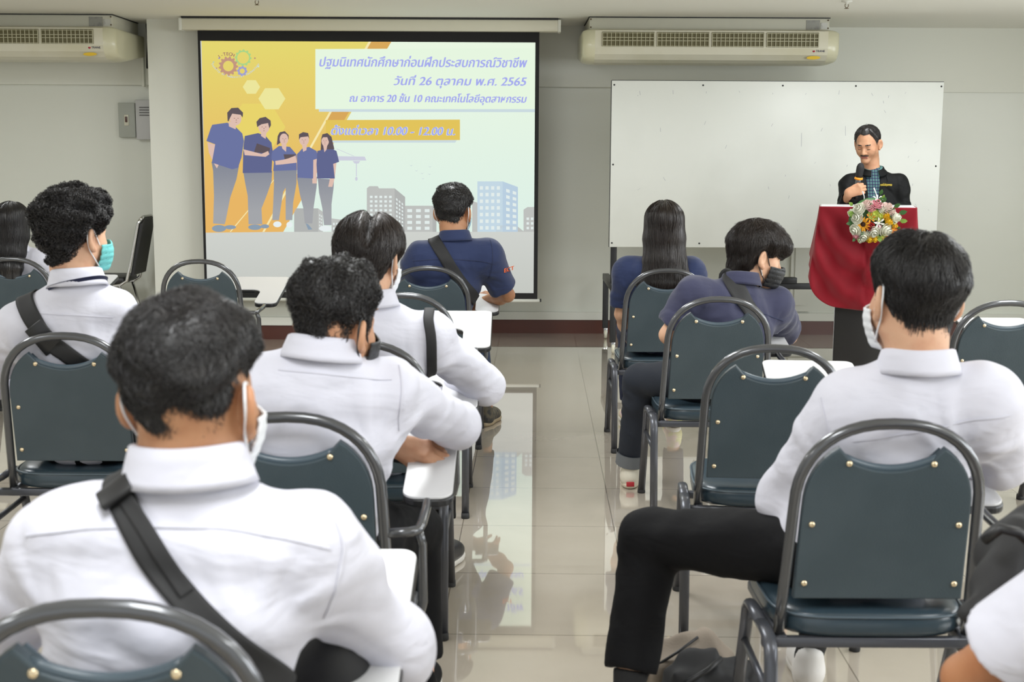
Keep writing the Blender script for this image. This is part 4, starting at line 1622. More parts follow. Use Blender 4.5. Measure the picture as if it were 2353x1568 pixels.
    def collar(s, m, h=.045, r=.066, spread=1.0, parent=None, tilt=.85, lift=.010):
        J = s.J
        nb = s.hw((0, -.033, -.075))
        ax = nrm(nrm(nb - J['neck']) * (1 - tilt) + A3(0, 0, 1) * tilt)
        la = nrm(s.lat - ax * (s.lat @ ax))
        fw = np.cross(ax, la)
        k = s.k
        c = J['neck'] + ax * lift
        # fw points backward or forward: make it point to the chest side
        if fw @ s.fwd() < 0:
            fw = -fw
        prof = [(r - .006, -.006), (r - .006, h * .55), (r - .004, h * .92), (r + .001, h), (r + .006, h * .95), (r + .011, h * .6), (r + .018 * spread, .004), (r + .022 * spread, -.008), (r + .016 * spread, -.008)]
        N = 44
        V, F = [], []
        for i in range(N + 1):
            a = math.radians(-90 - 163 + 326 * i / N)
            fr = .5 - .5 * math.cos(math.radians(326 * (i / N - .5)))      # 0 at the nape, 1 at the throat
            ca, sa = math.cos(a), math.sin(a)
            for (rr, z) in prof:
                q = c + la * ca * rr * 1.04 * k + fw * sa * rr * .98 * k + ax * (z - .034 * fr * fr) * k
                V.append(q)
        n = len(prof)
        for i in range(N):
            for j in range(n - 1):
                F.append((i * n + j, i * n + j + 1, (i + 1) * n + j + 1, (i + 1) * n + j))
        return s.mesh('collar', np.array(V), np.array(F), m, parent)

    def fwd(s):
        v = np.cross(A3(0, 0, 1), s.lat)
        return nrm(v)

    def trousers(s, m, h=.009, amp=.004, seed=3, hem=.92, wide=1.0, parent=None, cuffs=None):
        J, k = s.J, s.k
        hip = J['hip']
        pr = [('+', ell(hip + A3(0, 0, -.015), (.175 * k, .15 * k, .115 * k)), 0)]
        pts = [hip + .22, hip - .22]
        for c in 'LR':
            H_ = hip + s.hlat * (.088 * k * (1 if c == 'R' else -1)) + A3(0, 0, -.02)
            K_, A_ = J['k' + c], J['a' + c]
            Hm = K_ + (A_ - K_) * hem
            pr.append(('+', cap(H_, K_, .096 * k, .066 * k * (.5 + .5 * wide)), .04))
            pr.append(('+', cap(K_, Hm, .068 * k * (.5 + .5 * wide), .058 * k * wide), .03))
            pr.append(('n', ring_folds(H_, K_, .0035, .07, seed, .25, 1.0), 0))
            pr.append(('n', ring_folds(K_, Hm, .005, .06, seed + 1, -.02, .8), 0))
            ax = nrm(A_ - K_)
            pr.append(('-', (lambda c0, a_: (lambda p: np.maximum(-((p - c0.astype(f32)) @ a_.astype(f32)), np.linalg.norm(p - c0.astype(f32), axis=1) - .12)))(Hm, ax), .003))
            pr.append(('-', cap(Hm - ax * .03, Hm + ax * .05, .038 * k * wide, .038 * k * wide), .003))
            pts += [K_ + .1, K_ - .1, Hm + .09, Hm - .09]
        pr.append(('n', folds(amp, seed), 0))
        lo, hi = bounds(pts, .02)
        return s.put('trousers', field(pr), lo, hi, h, m, parent=parent)

    def shoe(s, c, toe, m, ms=None, sock=None, h=.006, L=.26):
        A_ = s.J['a' + c]
        y = nrm(A3(toe[0], toe[1], 0))
        x = A3(y[1], -y[0], 0)
        R = np.stack([x, y, A3(0, 0, 1)], 1)
        g = A3(A_[0], A_[1], 0) - y * .045

        def W(a, b, z):
            return g + x * a + y * b + A3(0, 0, z)
        up = [('+', cap(W(0, .03, .045), W(0, .02, .085), .034, .038), 0), ('+', ell(W(0, .09, .045), (.043, .11, .042), R), .03), ('+', ell(W(0, .17, .036), (.046, .07, .032), R), .03), ('+', ell(W(0, .02, .04), (.037, .045, .045), R), .02),
              ('-', cap(A_ + A3(0, 0, .0) - y * 0 + A3(0, 0, .02), A_ + A3(0, 0, .1), .036, .04), .006), ('-', lambda p: p[:, 2] - f32(.014), .002)]
        so = field([('+', ell(W(0, .165, .016), (.048, .085, .05), R), 0), ('+', ell(W(0, .06, .016), (.041, .09, .05), R), .02), ('&', lambda p: np.abs(p[:, 2] - f32(.0135)) - f32(.0125), .004)])
        lo, hi = bounds([W(-.08, -.05, 0), W(.08, .27, .14), W(.08, -.05, .14), W(-.08, .27, 0)], .01)
        o = s.put('shoe', field(up), lo, hi, h, m)
        s.put('sole', so, lo, hi, h, ms or M_SOLE, parent=o)
        if sock:
            K_ = s.J['k' + c]
            T = A_ + (K_ - A_) * sock
            so = s.put('sock', field([('+', cap(A_ + A3(0, 0, -.04), A_, .036, .037), 0), ('+', cap(A_, T, .037, .046), .01), ('-', lambda p: -(((p - T.astype(f32)) @ nrm(K_ - A_).astype(f32))), .002), ]), *bounds([A_, T], .08), h, M_SOCK)
        return o

    def hair(s, f, n=2500, steps=6, L=.035, comb=None, m=None, h=.004, r0=.0009, seed=0, lo=(-.13, -.15, -.16), hi=(.13, .15, .18), **kw):
        V, F = mesh_field(f, lo, hi, h, 2.2)
        Vs, Fs = strands(f, n, steps, L, comb or whorl((.008, -.055, .115)), r0, seed, V=V, **kw)
        Va = np.concatenate([V, Vs])
        Fa = np.concatenate([F, Fs + len(V)])
        Vw = s.J['head'] + (Va @ s.R.T) * s.hs
        s.hairf = f
        return s.mesh('hair', Vw, Fa, m or M_HAIR)

    def mask(s, m, loops=True, mloop=None, h=.0035):
        base = field(head_prims(False) + [('+', ell((0, .062, -.052), (.052, .056, .058)), .03)])

        def f(p):
            d = base(p)
            sh = np.abs(d - f32(.0065)) - f32(.0022)
            y0 = f32(.030) + 0 * p[:, 0]
            reg = np.maximum(np.maximum(p[:, 2] - (f32(-.012) - .010 * np.clip((np.abs(p[:, 0]) - .02) / .04, 0, 1)), f32(-.112) - p[:, 2]), y0 - p[:, 1])
            return smax(sh, reg, .004) + f32(.0005) * np.sin(p[:, 2] * 330) * (p[:, 1] > .03)
        V, F = mesh_field(f, (-.09, .01, -.13), (.09, .14, .01), h, 2.5)
        o = s.mesh('face_mask', s.J['head'] + (V @ s.R.T) * s.hs, F, m)
        if loops:
            for g in (-1, 1):
                pth = [(.067, .034, -.030), (.074, .018, -.005), (.079, .000, .024), (.084, -.022, .034), (.0905, -.036, .016), (.090, -.034, -.010), (.083, -.022, -.036), (.075, .000, -.062), (.060, .032, -.092)]
                P_ = [s.hw((g * a, b, c)) for a, b, c in smooth_path([A3(*q) for q in pth], 4)]
                s.mb('ear_loop', MB().tube(P_, .0021, 7), mloop or m, o)
        return o

    def ribbon(s, pix, width, key='shirt', off=.004, th=.0025, n=6, name='strap', m=None, parent=None, root=None, over=None):
        """A flat band lying on the cloth, through points of the photograph found on the cloth's own surface."""
        V, F, f = s.surf[key]
        bv = BVHTree.FromPolygons([tuple(v) for v in V], [tuple(q) for q in F])
        P_ = []
        for q in pix:
            if len(q) == 3:
                P_.append(P(*q))
                continue
            hit = bv.ray_cast(CAM, ray(*q).normalized())
            if hit[0] is not None:
                P_.append(np.array(hit[0]))
        if len(P_) < 2:
            return None
        if over is not None:                                 # carry the band over the shoulder
            q = P_[0].copy()
            for _ in range(3):
                q = q + over * .035
                for _k in range(5):
                    qq = q[None].astype(f32)
                    q = q - grad(f, qq)[0] * float(f(qq)[0])
                P_.insert(0, q.copy())
        pts = np.array(smooth_path(P_, n))
        pts = pts - grad(f, pts) * (f(pts.astype(f32)))[:, None]
        for _ in range(3):
            pts[1:-1] = pts[1:-1] * .5 + (pts[:-2] + pts[2:]) * .25
        G = grad(f, pts, .012)
        for _ in range(4):
            G[1:-1] = G[1:-1] * .5 + (G[:-2] + G[2:]) * .25
        G /= np.linalg.norm(G, axis=1, keepdims=True)
        T = np.gradient(pts, axis=0)
        T /= np.linalg.norm(T, axis=1, keepdims=True)
        X = np.cross(T, G)
        X /= np.linalg.norm(X, axis=1, keepdims=True)
        d = f(pts.astype(f32))
        base = pts + G * (np.maximum(off - d, 0))[:, None]
        V2, F2 = [], []
        K = 7
        for i in range(len(base)):
            row = []
            for j in range(K):
                u = (j / (K - 1) - .5) * width
                q = base[i] + X[i] * u
                row.append(q)
            row = np.array(row)
            dd = f(row.astype(f32))
            row = row + G[i] * np.clip(off - dd, -.006, .02)[:, None]
            for q in row:
                V2.append(q)
            for q in row[::-1]:
                V2.append(q + G[i] * th)
        r = 2 * K
        for i in range(len(base) - 1):
            for j in range(r):
                F2.append((i * r + j, i * r + (j + 1) % r, (i + 1) * r + (j + 1) % r, (i + 1) * r + j))
        V2 = np.array(V2)
        F2 = np.array(F2)
        loc = s.loc if root is None else np.array(root.location)
        o = link(name, fastmesh(name, V2 - loc, F2, m or M_WEB, True), root or s.root)
        return o, base, X, G


def smooth_path(P_, n):
    P_ = [np.asarray(p, float) for p in P_]
    out = []
    Q = [2 * P_[0] - P_[1]] + P_ + [2 * P_[-1] - P_[-2]]
    for i in range(1, len(Q) - 2):
        for k in range(n):
            t = k / n
            a, b, c, d = Q[i - 1], Q[i], Q[i + 1], Q[i + 2]
            out.append(.5 * (2 * b + (c - a) * t + (2 * a - 5 * b + 4 * c - d) * t * t + (3 * b - a - 3 * c + d) * t ** 3))
    out.append(P_[-1])
    return out


def seated(ch, **ov):
    """Joints of someone sitting on chair ch; any joint may be overridden."""
    x, y, rz, _ = CHAIRS[ch]
    J = dict(hip=(x, y + .23, .555), neck=(x, y + .15, 1.055), sL=(x - .185, y + .17, 1.0), sR=(x + .185, y + .17, 1.0), head=(x, y + .20, 1.18),
             eL=(x - .22, y + .36, .76), eR=(x + .25, y + .40, .76), wL=(x + .02, y + .56, .75), wR=(x + .10, y + .60, .77),
             kL=(x - .13, y + .64, .525), kR=(x + .13, y + .64, .525), aL=(x - .12, y + .60, .095), aR=(x + .12, y + .60, .095))
    J.update(ov)
    return J
# ------------------------------------------------------------------ the seated audience
def base_of(ch):
    x, y, _, _ = CHAIRS[ch]
    return (x, y + .25, 0)


RELAX = dict(curl=(18, 25, 18), thumb=(35, 15))


def default_hands(J, which='LR'):
    h = {}
    for c in which:
        d = nrm(np.asarray(J['w' + c], float) - np.asarray(J['e' + c], float))
        h[c] = dict(dirv=nrm(A3(d[0], d[1], d[2] * .3)), back=(0, 0, 1), thumb_side=(-1 if c == 'R' else 1), **RELAX)
    return h


# --- man nearest the camera: white shirt, fade haircut, white mask loop
J = seated('A', head=P(449, 925, 1.87), neck=P(436, 1098, 1.84), sL=P(170, 1238, 1.87), sR=P(706, 1250, 1.87), eR=P(905, 1500, 2.05), wR=P(690, 1640, 2.22), eL=P(-70, 1520, 2.0), wL=P(230, 1680, 2.2))
p1 = Person('man in a white shirt with a fade haircut and a white mask, nearest the camera', base_of('A'), J)
p1.head(14, 0, 0, 1.05)
p1.body('tan', h=.0045, hands=default_hands(J))
p1.shirt(M_WHITE, 'long', seed=1, puff=1.08, h=.007)
p1.collar(M_WHITE, h=.050, r=.072)
FADE2 = lambda p: np.clip((p[:, 2] + .09) / .11, .15, 1).astype(f32)
FADE = lambda p: np.clip((p[:, 2] + .085) / .13, .10, 1).astype(f32)
p1.hair(hair_field(.036, .002, .013, lump=.004, seed=1, nape=.024, fadeh=.085, low=.35), n=9000, L=.030, comb=whorl((.01, -.055, .115), .35), r0=.0009, seed=1, off=(-.001, .002), lift=.006, jit=.6, lens=FADE)
p1.mask(M_MW)
p1.trousers(M_BLK, h=.011)
for c in 'LR':
    p1.shoe(c, (0, 1), M_BLK)

# --- man with curly hair on the left
J = seated('C', head=P(177, 545, 4.24), neck=P(178, 655, 4.20), sL=P(52, 745, 4.18), sR=P(262, 725, 4.26), eL=P(-30, 880, 4.3), eR=P(272, 880, 4.48), wL=P(120, 890, 4.62), wR=P(210, 880, 4.68))
p2 = Person('man with big curly black hair, white shirt and a teal face mask', base_of('C'), J)
p2.head(32, 0, 0, 1.0)
p2.body('light', hands=default_hands(J))
p2.shirt(M_WHITE, 'long', seed=2)
p2.collar(M_WHITE, h=.048, r=.070)
p2.hair(hair_field(.046, .027, .036, lump=.010, seed=2, line=([0, 40, 62, 80, 92, 112, 128, 150, 180], [.070, .055, .035, .0, .030, .000, -.035, -.065, -.080])), n=4200, steps=15, L=.07, comb=whorl((.0, -.05, .12), .3), r0=.0013, seed=2, off=(-.004, .004), curl=.0062, turns=2.6, jit=.9)
p2.mask(M_MT, mloop=M_MW)
p2.trousers(M_BLK, h=.012)
for c in 'LR':
    p2.shoe(c, (0, 1), M_BLK)
p2.collar(mat('navy_ribbon', (.02, .025, .07), .6), h=.004, r=.0815, spread=.35, tilt=.35).name = 'lanyard'

# --- man with clasped hands on his tablet
J = seated('D', head=P(774, 752, 2.98), neck=P(738, 822, 2.95), sL=P(592, 890, 2.95), sR=P(893, 895, 3.03), eR=P(1050, 978, 3.30), wR=P(950, 978, 3.54), eL=P(560, 1010, 3.15), wL=P(912, 1024, 3.29), kL=P(850, 1200, 3.42), kR=P(955, 1215, 3.40), aL=A3(-.56, 3.40, .095), aR=A3(-.235, 3.36, .095))
p3 = Person('man in a white shirt leaning on clasped hands, black mask loop behind his ear', base_of('D'), J)
p3.head(32, -4, 6, 1.0)
p3.body('mid', h=.004, hands={'R': dict(dirv=(-.9, .15, -.15), back=(-.1, -.35, .9), thumb_side=-1, curl=(25, 40, 30), thumb=(30, 20)),
                             'L': dict(dirv=(.96, -.06, -.17), back=(0, -.55, .85), thumb_side=1, curl=(22, 30, 20), thumb=(28, 15))})
p3.shirt(M_WHITE, 'long', seed=3, h=.007)
p3.collar(M_WHITE, h=.046, r=.070)
p3.hair(hair_field(.042, .010, .013, lump=.006, seed=3, nape=.010, fadeh=.09, low=.3), n=5000, steps=9, L=.045, comb=whorl((.0, -.05, .12), .3), r0=.0010, seed=3, off=(-.003, .004), curl=.003, turns=1.0, jit=.7, lift=.004, lens=FADE)
p3.mask(M_MK)
p3.trousers(M_BLK, h=.010)
for c in 'LR':
    p3.shoe(c, (0, 1), M_BLK)

# --- man with centre-parted hair in front of him
J = seated('E', head=P(852, 598, 4.08), neck=P(850, 702, 4.06), sL=P(742, 785, 4.05), sR=P(985, 775, 4.12), eR=P(1110, 885, 4.30), wR=P(980, 925, 4.50), eL=P(690, 900, 4.25), wL=P(850, 930, 4.5), kR=A3(-.27, 4.50, .535), aR=A3(-.245, 4.50, .10), kL=A3(-.58, 4.5, .53))
p4 = Person('man with thick centre-parted black hair and a black shoulder strap on his white shirt', base_of('E'), J)
p4.head(20, -6, 0, 1.0)
p4.body('light', hands=default_hands(J))
p4.shirt(M_WHITE, 'long', seed=4, puff=1.1, h=.0075)
p4.collar(M_WHITE, h=.046, r=.068)
hf4 = hair_field(.036, .026, .032, nape=-.035, low=.8, seed=4, line=([0, 40, 62, 80, 92, 112, 128, 150, 180], [.060, .050, .03, -.02, -.005, -.020, -.045, -.065, -.075]))


def hf4c(p):
    return hf4(p) + f32(.030) * np.exp(-((p[:, 0] + .36 * p[:, 1]) / .015) ** 2) * np.clip((p[:, 2] - .03) / .05, 0, 1)


p4.hair(hf4c, n=6000, steps=9, L=.10, comb=whorl((.0, -.02, .15), .7), r0=.0010, seed=4, off=(-.002, .005), jit=.24, lift=.006, m=M_HAIRB)
p4.mask(M_MW)
p4.trousers(M_BLK, h=.011, hem=.80)
M_RSOCK = mat('black_leather', (.012, .012, .013), .35)
p4.shoe('R', (.25, 1), M_RSOCK)
p4.shoe('L', (0, 1), M_RSOCK)

# --- man in the navy shirt below the slide
J = seated('G', head=P(1043, 490, 6.70), neck=P(1045, 553, 6.66), sL=P(966, 590, 6.64), sR=P(1118, 584, 6.68), eR=P(1166, 678, 6.80), wR=P(1108, 694, 7.02), eL=P(944, 690, 6.85), wL=P(1085, 690, 7.06), kR=A3(-.21, 7.08, .535), aR=A3(-.135, 7.02, .105), kL=A3(-.52, 7.1, .53))
p5 = Person('man in a navy short-sleeved shirt and blue jeans, arms crossed, below the slide', base_of('G'), J)
p5.head(16, 0, 0, .98)
p5.body('tan', h=.0045, hands={'R': dict(dirv=(-.95, .2, 0), back=(0, -.5, .8), thumb_side=-1, **RELAX), 'L': dict(dirv=(.9, -.1, .25), back=(0, -.6, .7), thumb_side=1, curl=(30, 40, 25), thumb=(30, 20))})
p5.shirt(M_NAVY, 'short', seed=5, h=.007, amp=.005, puff=1.12)
p5.collar(M_NAVY, h=.046, r=.066)
p5.hair(hair_field(.038, .014, .015, lump=.004, seed=5, nape=.004, fadeh=.05, low=.4), n=5000, steps=6, L=.030, comb=whorl((.0, -.055, .115), .2), r0=.0012, seed=5, lift=.008, jit=.7, lens=FADE)
p5.mask(M_MB, mloop=M_MW)
p5.trousers(M_BJEAN, h=.010)
M_KHAKI = mat('brown_trainer', (.10, .085, .055), .7, vary=(30, (.03, .03, .03), .45, .6))
p5.shoe('R', (.25, 1), M_KHAKI, mat('tan_rubber', (.34, .27, .17), .6))
p5.shoe('L', (0, 1), M_KHAKI, mat('tan_rubber', (.34, .27, .17), .6))

# --- woman with long black hair at the left edge
LH = [((0, -.025, .05), .088, .095), ((0, -.03, -.05), .096, .085), ((0, -.06, -.14), .092, .060), ((0, -.085, -.22), .088, .04), ((0, -.095, -.29), .080, .022)]


def long_hair(st, line):
    c_ = hair_field(.020, .012, .018, seed=9, line=line)
    g_ = loft([(A3(*a), b, c) for a, b, c in st], A3(1, 0, 0))

    def f(p):
        d = smin(c_(p), g_(p), .03)
        return smax(d, np.minimum(p[:, 1] - f32(.028) - .5 * np.maximum(p[:, 2] - .0, 0), .085 - p[:, 2]) * f32(.9), .012)
    return f


LINE_L = ([0, 40, 62, 80, 92, 112, 128, 150, 180], [.070, .060, .04, -.06, -.1, -.15, -.16, -.17, -.18])


def fall(p):
    v = np.stack([p[:, 0] * 3.0 * np.clip(p[:, 2] / .1, 0, 1) + p[:, 0] * .25, -.25 + 0 * p[:, 0], -1.0 + 0 * p[:, 0]], 1)
    return v.astype(f32)


J = seated('I', head=P(30, 520, 7.05), neck=P(34, 578, 7.05), sL=P(-45, 612, 7.05), sR=P(100, 604, 7.08), eL=P(-70, 690, 7.15), eR=P(128, 680, 7.25), wL=P(20, 690, 7.45), wR=P(70, 690, 7.5))
p6 = Person('person with long black hair and a white shirt at the left edge', base_of('I'), J, scale=.93)
p6.head(8, 0, 0, .97)
p6.body('light', h=.0055, ears=False, hands=default_hands(J))
p6.shirt(M_WHITE, 'long', seed=6, h=.009, amp=.006)
p6.collar(M_WHITE, h=.04, r=.066)
p6.hair(long_hair(LH, LINE_L), n=2600, steps=18, L=.30, comb=fall, r0=.0013, seed=6, jit=.05, lo=(-.14, -.18, -.4), hi=(.14, .15, .18), h=.005, keep=lambda p: p[:, 2] > -.02)
p6.trousers(M_BLK, h=.014)
for c in 'LR':
    p6.shoe(c, (0, 1), M_BLK)

# --- woman with long straight hair by the whiteboard
LJ = [((0, -.025, .05), .090, .098), ((0, -.035, -.05), .100, .085), ((0, -.07, -.16), .104, .055), ((0, -.10, -.27), .134, .036), ((0, -.115, -.37), .132, .024), ((0, -.115, -.44), .09, .014)]
J = seated('J', head=P(1525, 523, 6.62), neck=P(1522, 590, 6.60), sL=P(1444, 622, 6.60), sR=P(1590, 622, 6.62), eL=P(1428, 722, 6.66), eR=P(1612, 720, 6.75), wL=P(1456, 800, 6.86), wR=P(1585, 790, 6.95))
pj = Person('woman with long straight dark hair and a navy short-sleeved shirt beside the whiteboard', base_of('J'), J, scale=.93)
pj.head(0, 0, 0, 1.0)
pj.body('light', h=.005, ears=False, hands=default_hands(J))
pj.shirt(M_NAVY, 'short', seed=7, h=.008, wid=1.0, puff=1.05)
pj.collar(M_NAVY, h=.04, r=.066)
pj.hair(long_hair(LJ, LINE_L), n=5200, steps=24, L=.52, comb=fall, r0=.0012, seed=7, jit=.035, lo=(-.16, -.2, -.5), hi=(.16, .15, .18), h=.005, keep=lambda p: p[:, 2] > -.05, m=M_HAIRB, off=(-.002, .004))
pj.trousers(mat('navy_trousers', (.014, .02, .05), .8), h=.012)
M_CRM = mat('cream_canvas', (.62, .56, .44), .7)
for c in 'LR':
    pj.shoe(c, (0, 1), mat('pastel_trainer', (.66, .50, .48), .6, vary=(16, (.62, .60, .30), .45, .55)))

# --- masked person in the navy shirt, turned to the right
J = seated('K', hip=A3(.84, 5.40, .555), head=P(1742, 592, 5.50), neck=P(1700, 655, 5.44), sL=P(1592, 680, 5.36), sR=P(1778, 702, 5.52), eL=P(1536, 770, 5.36), wL=P(1600, 830, 5.60), eR=P(1812, 772, 5.74), wR=P(1735, 800, 5.98), kL=P(1468, 875, 5.62), aL=P(1448, 1078, 5.72), kR=A3(1.02, 5.84, .53), aR=A3(1.02, 5.86, .10))
pk = Person('person in a black mask and dark navy shirt, head turned to the right in profile', base_of('K'), J)
pk.head(78, -14, 0, 1.0)
pk.body('light', h=.0042, face=True, hands=default_hands(J))
pk.shirt(M_NAVY2, 'short', seed=8, h=.007, amp=.005, puff=1.1)
pk.collar(M_NAVY2, h=.046, r=.067)
hk = hair_field(.040, .026, .038, nape=-.035, seed=8, line=([0, 25, 50, 68, 80, 92, 112, 128, 150, 180], [.030, .030, .030, .022, .020, .026, -.010, -.060, -.085, -.095]), lump=.0015)


def hkf(p):
    return smin(hk(p), ell((0, .080, .060), (.060, .040, .032))(p), .03)


pk.hair(hkf, n=8000, steps=10, L=.11, comb=whorl((.0, -.06, .13), .45), r0=.0010, seed=8, off=(-.002, .005), jit=.22, m=M_HAIRB, hi=(.13, .17, .18), lift=.012)
pk.mask(M_MK)
pk.trousers(M_JEAN, h=.009, hem=.86)
sk = P(1448, 1078, 5.72)
M_CHK = mat('checked_canvas', (.66, .62, .52), .7)
o = pk.shoe('L', (.12, 1), M_CHK, M_CRM)
pk.shoe('R', (.1, 1), M_CHK, M_CRM)
g = A3(sk[0], sk[1] - .045, 0)
pk.mb('heel_tab', MB().rbox(g[0] - .017 - .005, g[0] + .017 - .005, g[1] - .036, g[1] - .026, .014, .034, .002), mat('red_rubber', (.42, .02, .03), .5), o)
# turned-up grey cuff of the jeans
A_, K_ = pk.J['aL'], pk.J['kL']
T_ = nrm(A_ - K_)
pk.mb('trouser_cuff', MB().tube([A_ - T_ * .085, A_ - T_ * .06, A_ - T_ * .03], [.066, .067, .068], 20, caps=False).tube([A_ - T_ * .03, A_ - T_ * .085], [.062, .060], 20, caps=False), mat('grey_denim', (.13, .14, .15), .8))
mb = MB()
for i in range(7):
    q = pk.hw((.083, -.010 + .002 * i, -.040 - .0045 * i))
    bm = bmesh.new()
    bmesh.ops.create_icosphere(bm, subdivisions=1, radius=.0028)
    for v in bm.verts:
        v.co += Vector(q)
    mb.bm(bm, 0, True)
pk.mb('earring', mb, M_CHROME)

# --- man with splayed knee, near right
J = seated('B', hip=A3(.80, 3.02, .56), head=P(2097, 692, 2.93), neck=P(2108, 852, 2.90), sL=P(1950, 962, 2.93), sR=P(2262, 922, 2.90), eL=P(1808, 1140, 3.10), wL=P(1905, 1190, 3.34), eR=P(2302, 1050, 3.02), wR=P(2230, 1070, 3.26),
           kL=P(1492, 1238, 3.34), aL=P(1442, 1600, 3.20), kR=A3(.92, 3.50, .53), aR=P(1858, 1510, 3.52))
p8 = Person('man in a white shirt and black trousers with his left knee splayed out, near right', base_of('B'), J, scale=1.03)
p8.head(-14, 0, 3, 1.06)
p8.body('light', h=.0042, hands=default_hands(J))
p8.shirt(M_WHITE, 'long', seed=10, puff=1.14, h=.007, shl=1.04)
p8.collar(M_WHITE, h=.046, r=.068)
p8.hair(hair_field(.031, .022, .020, seed=10, lump=.003, low=.20, fadeh=.09, nape=.0, line=([0, 40, 62, 80, 92, 112, 128, 150, 180], [.070, .060, .045, .0, .020, -.005, -.040, -.062, -.072])), n=9000, steps=8, L=.060, comb=whorl((.0, -.035, .135), .5), r0=.0010, seed=10, off=(-.002, .005), jit=.26, lift=.006, lens=FADE2)
p8.mask(M_MW)
p8.trousers(M_BLK, h=.009, hem=.84, wide=1.12)
M_WSHOE = mat('white_leather', (.72, .70, .68), .5)
p8.shoe('L', (-.95, .25), M_WSHOE, sock=.16)
p8.shoe('R', (.1, 1), M_WSHOE, sock=.22)

# --- person at the bottom right corner, mostly outside the picture
J = seated('Q', sL=P(2520, 1350, 1.80), neck=P(2640, 1120, 1.80), sR=P(2980, 1275, 1.85), head=P(2640, 930, 1.86), eL=P(2222, 1560, 1.96), wL=P(2420, 1640, 2.2), eR=P(3050, 1560, 2.0), wR=P(2800, 1600, 2.25), hip=A3(1.15, 1.85, .555), kL=A3(1.14, 2.25, .53), kR=A3(1.36, 2.25, .53), aL=A3(1.16, 2.2, .095), aR=A3(1.36, 2.2, .095))
p9 = Person('person in a white short-sleeved shirt at the bottom right corner, only an elbow showing', base_of('Q'), J)
p9.head(-10, 0, 0, 1.0)
p9.body('brown', hands=default_hands(J))
p9.shirt(M_WHITE, 'short', seed=11, puff=1.2, slt=.62)
p9.hair(hair_field(.030, .010, .012), n=1500)
p9.trousers(M_BLK, h=.012)

# ------------------------------------------------------------------ the speaker
SPD = 8.78
J = dict(head=P(1993, 332, SPD), neck=P(2004, 396, SPD + .05), sR=P(1952, 420, SPD + .03), sL=P(2064, 419, SPD + .03), eR=P(1938, 492, SPD - .08), wR=P(1950, 444, SPD - .29), eL=P(2078, 492, SPD + .0), wL=P(2026, 478, SPD - .22),
         hip=P(2006, 610, SPD + .06), kL=A3(2.48, SPD + .04, .50), kR=A3(2.30, SPD + .04, .50), aL=A3(2.49, SPD + .10, .10), aR=A3(2.28, SPD + .10, .10))
J['hip'] = A3(J['neck'][0], SPD + .06, .88)
J['kL'], J['kR'] = J['hip'] + A3(.10, 0, -.40), J['hip'] + A3(-.10, 0, -.40)
J['aL'], J['aR'] = J['hip'] + A3(.11, .05, -.785), J['hip'] + A3(-.11, .05, -.785)
ps = Person('man with a moustache in a black jacket speaking into a microphone behind the lectern', (J['hip'][0], SPD + .06, 0), J, body_yaw=180, scale=.96)
ps.head(211, -20, 0, .92)
M_SP = [skin('mid'), M_LIP, M_BROW]


def face_idx(V, F):
    c = ((V[F].mean(1) - ps.J['head']) @ ps.R) / ps.hs
    x, y, z = np.abs(c[:, 0]), c[:, 1], c[:, 2]
    m = np.zeros(len(F), int)
    m[(y > .07) & (x < .023) & (z < -.056) & (z > -.075)] = 1
    m[(y > .06) & (x > .012) & (x < .046) & (np.abs(z - .0195 - .004 * np.cos((x - .03) * 60)) < .0042)] = 2
    m[(y > .06) & (x > .020) & (x < .043) & (np.abs(z + .0105) < .0018)] = 2
    m[(y > .07) & (x < .030) & (z < -.0485 - .25 * np.maximum(x - .015, 0)) & (z > -.0565 - .25 * np.maximum(x - .015, 0))] = 2
    return m


_put = ps.put


def body_speaker():
    old = Person.put

    def put2(s, name, f, lo, hi, h, mats, mi=None, parent=None, slack=1.9, keep=None):
        if name == 'body':
            mats, mi = M_SP, face_idx
        return old(s, name, f, lo, hi, h, mats, mi, parent, slack, keep)
    Person.put = put2
    ps.body('mid', h=.0032, face=True, hands={'R': dict(dirv=(.80, -.30, .28), back=(-.35, -.85, .0), thumb_side=-1, curl=(55, 65, 40), thumb=(25, 30), scale=.92), 'L': dict(dirv=(-.9, -.3, -.1), back=(0, -.3, .9), thumb_side=1, **RELAX)})
    Person.put = old


body_speaker()
ax_ = nrm(ps.hw((0, -.033, -.075)) - ps.J['neck'])


def vee(p):
    """The open front of the jacket."""
    q = p - ps.J['neck'].astype(f32)
    x = np.abs(q[:, 0] + f32(.012))
    wdt = np.clip(f32(.050) + q[:, 2] * f32(.105), .004, .06)
    return np.maximum(np.maximum(x - wdt, q[:, 1] + f32(.02)), q[:, 2] - f32(.06))


ps.shirt(M_JACK, 'long', seed=12, h=.0065, name='jacket', extra=[('-', lambda p: np.maximum(vee(p), -(p[:, 1] * 0 + 1)), .003)], amp=.004, puff=.92, cuff=.86, shl=.78)
M_PLAID = bpy.data.materials.new('plaid_shirt')
M_PLAID.use_nodes = True
nt = M_PLAID.node_tree
b_ = nt.nodes['Principled BSDF']
b_.inputs['Roughness'].default_value = .8
tc = nt.nodes.new('ShaderNodeTexCoord')
ww = []
for ax, scl in (('X', 18), ('Z', 16)):
    wv = nt.nodes.new('ShaderNodeTexWave')
    wv.bands_direction = ax
    wv.inputs['Scale'].default_value = scl
    nt.links.new(tc.outputs['Object'], wv.inputs['Vector'])
    ww.append(wv)
ad = nt.nodes.new('ShaderNodeMath')
ad.operation = 'ADD'
nt.links.new(ww[0].outputs[1], ad.inputs[0])
nt.links.new(ww[1].outputs[1], ad.inputs[1])
rp = nt.nodes.new('ShaderNodeValToRGB')
rp.color_ramp.elements[0].position = .35
rp.color_ramp.elements[0].color = (.015, .025, .07, 1)
rp.color_ramp.elements[1].position = .95
rp.color_ramp.elements[1].color = (.09, .22, .20, 1)
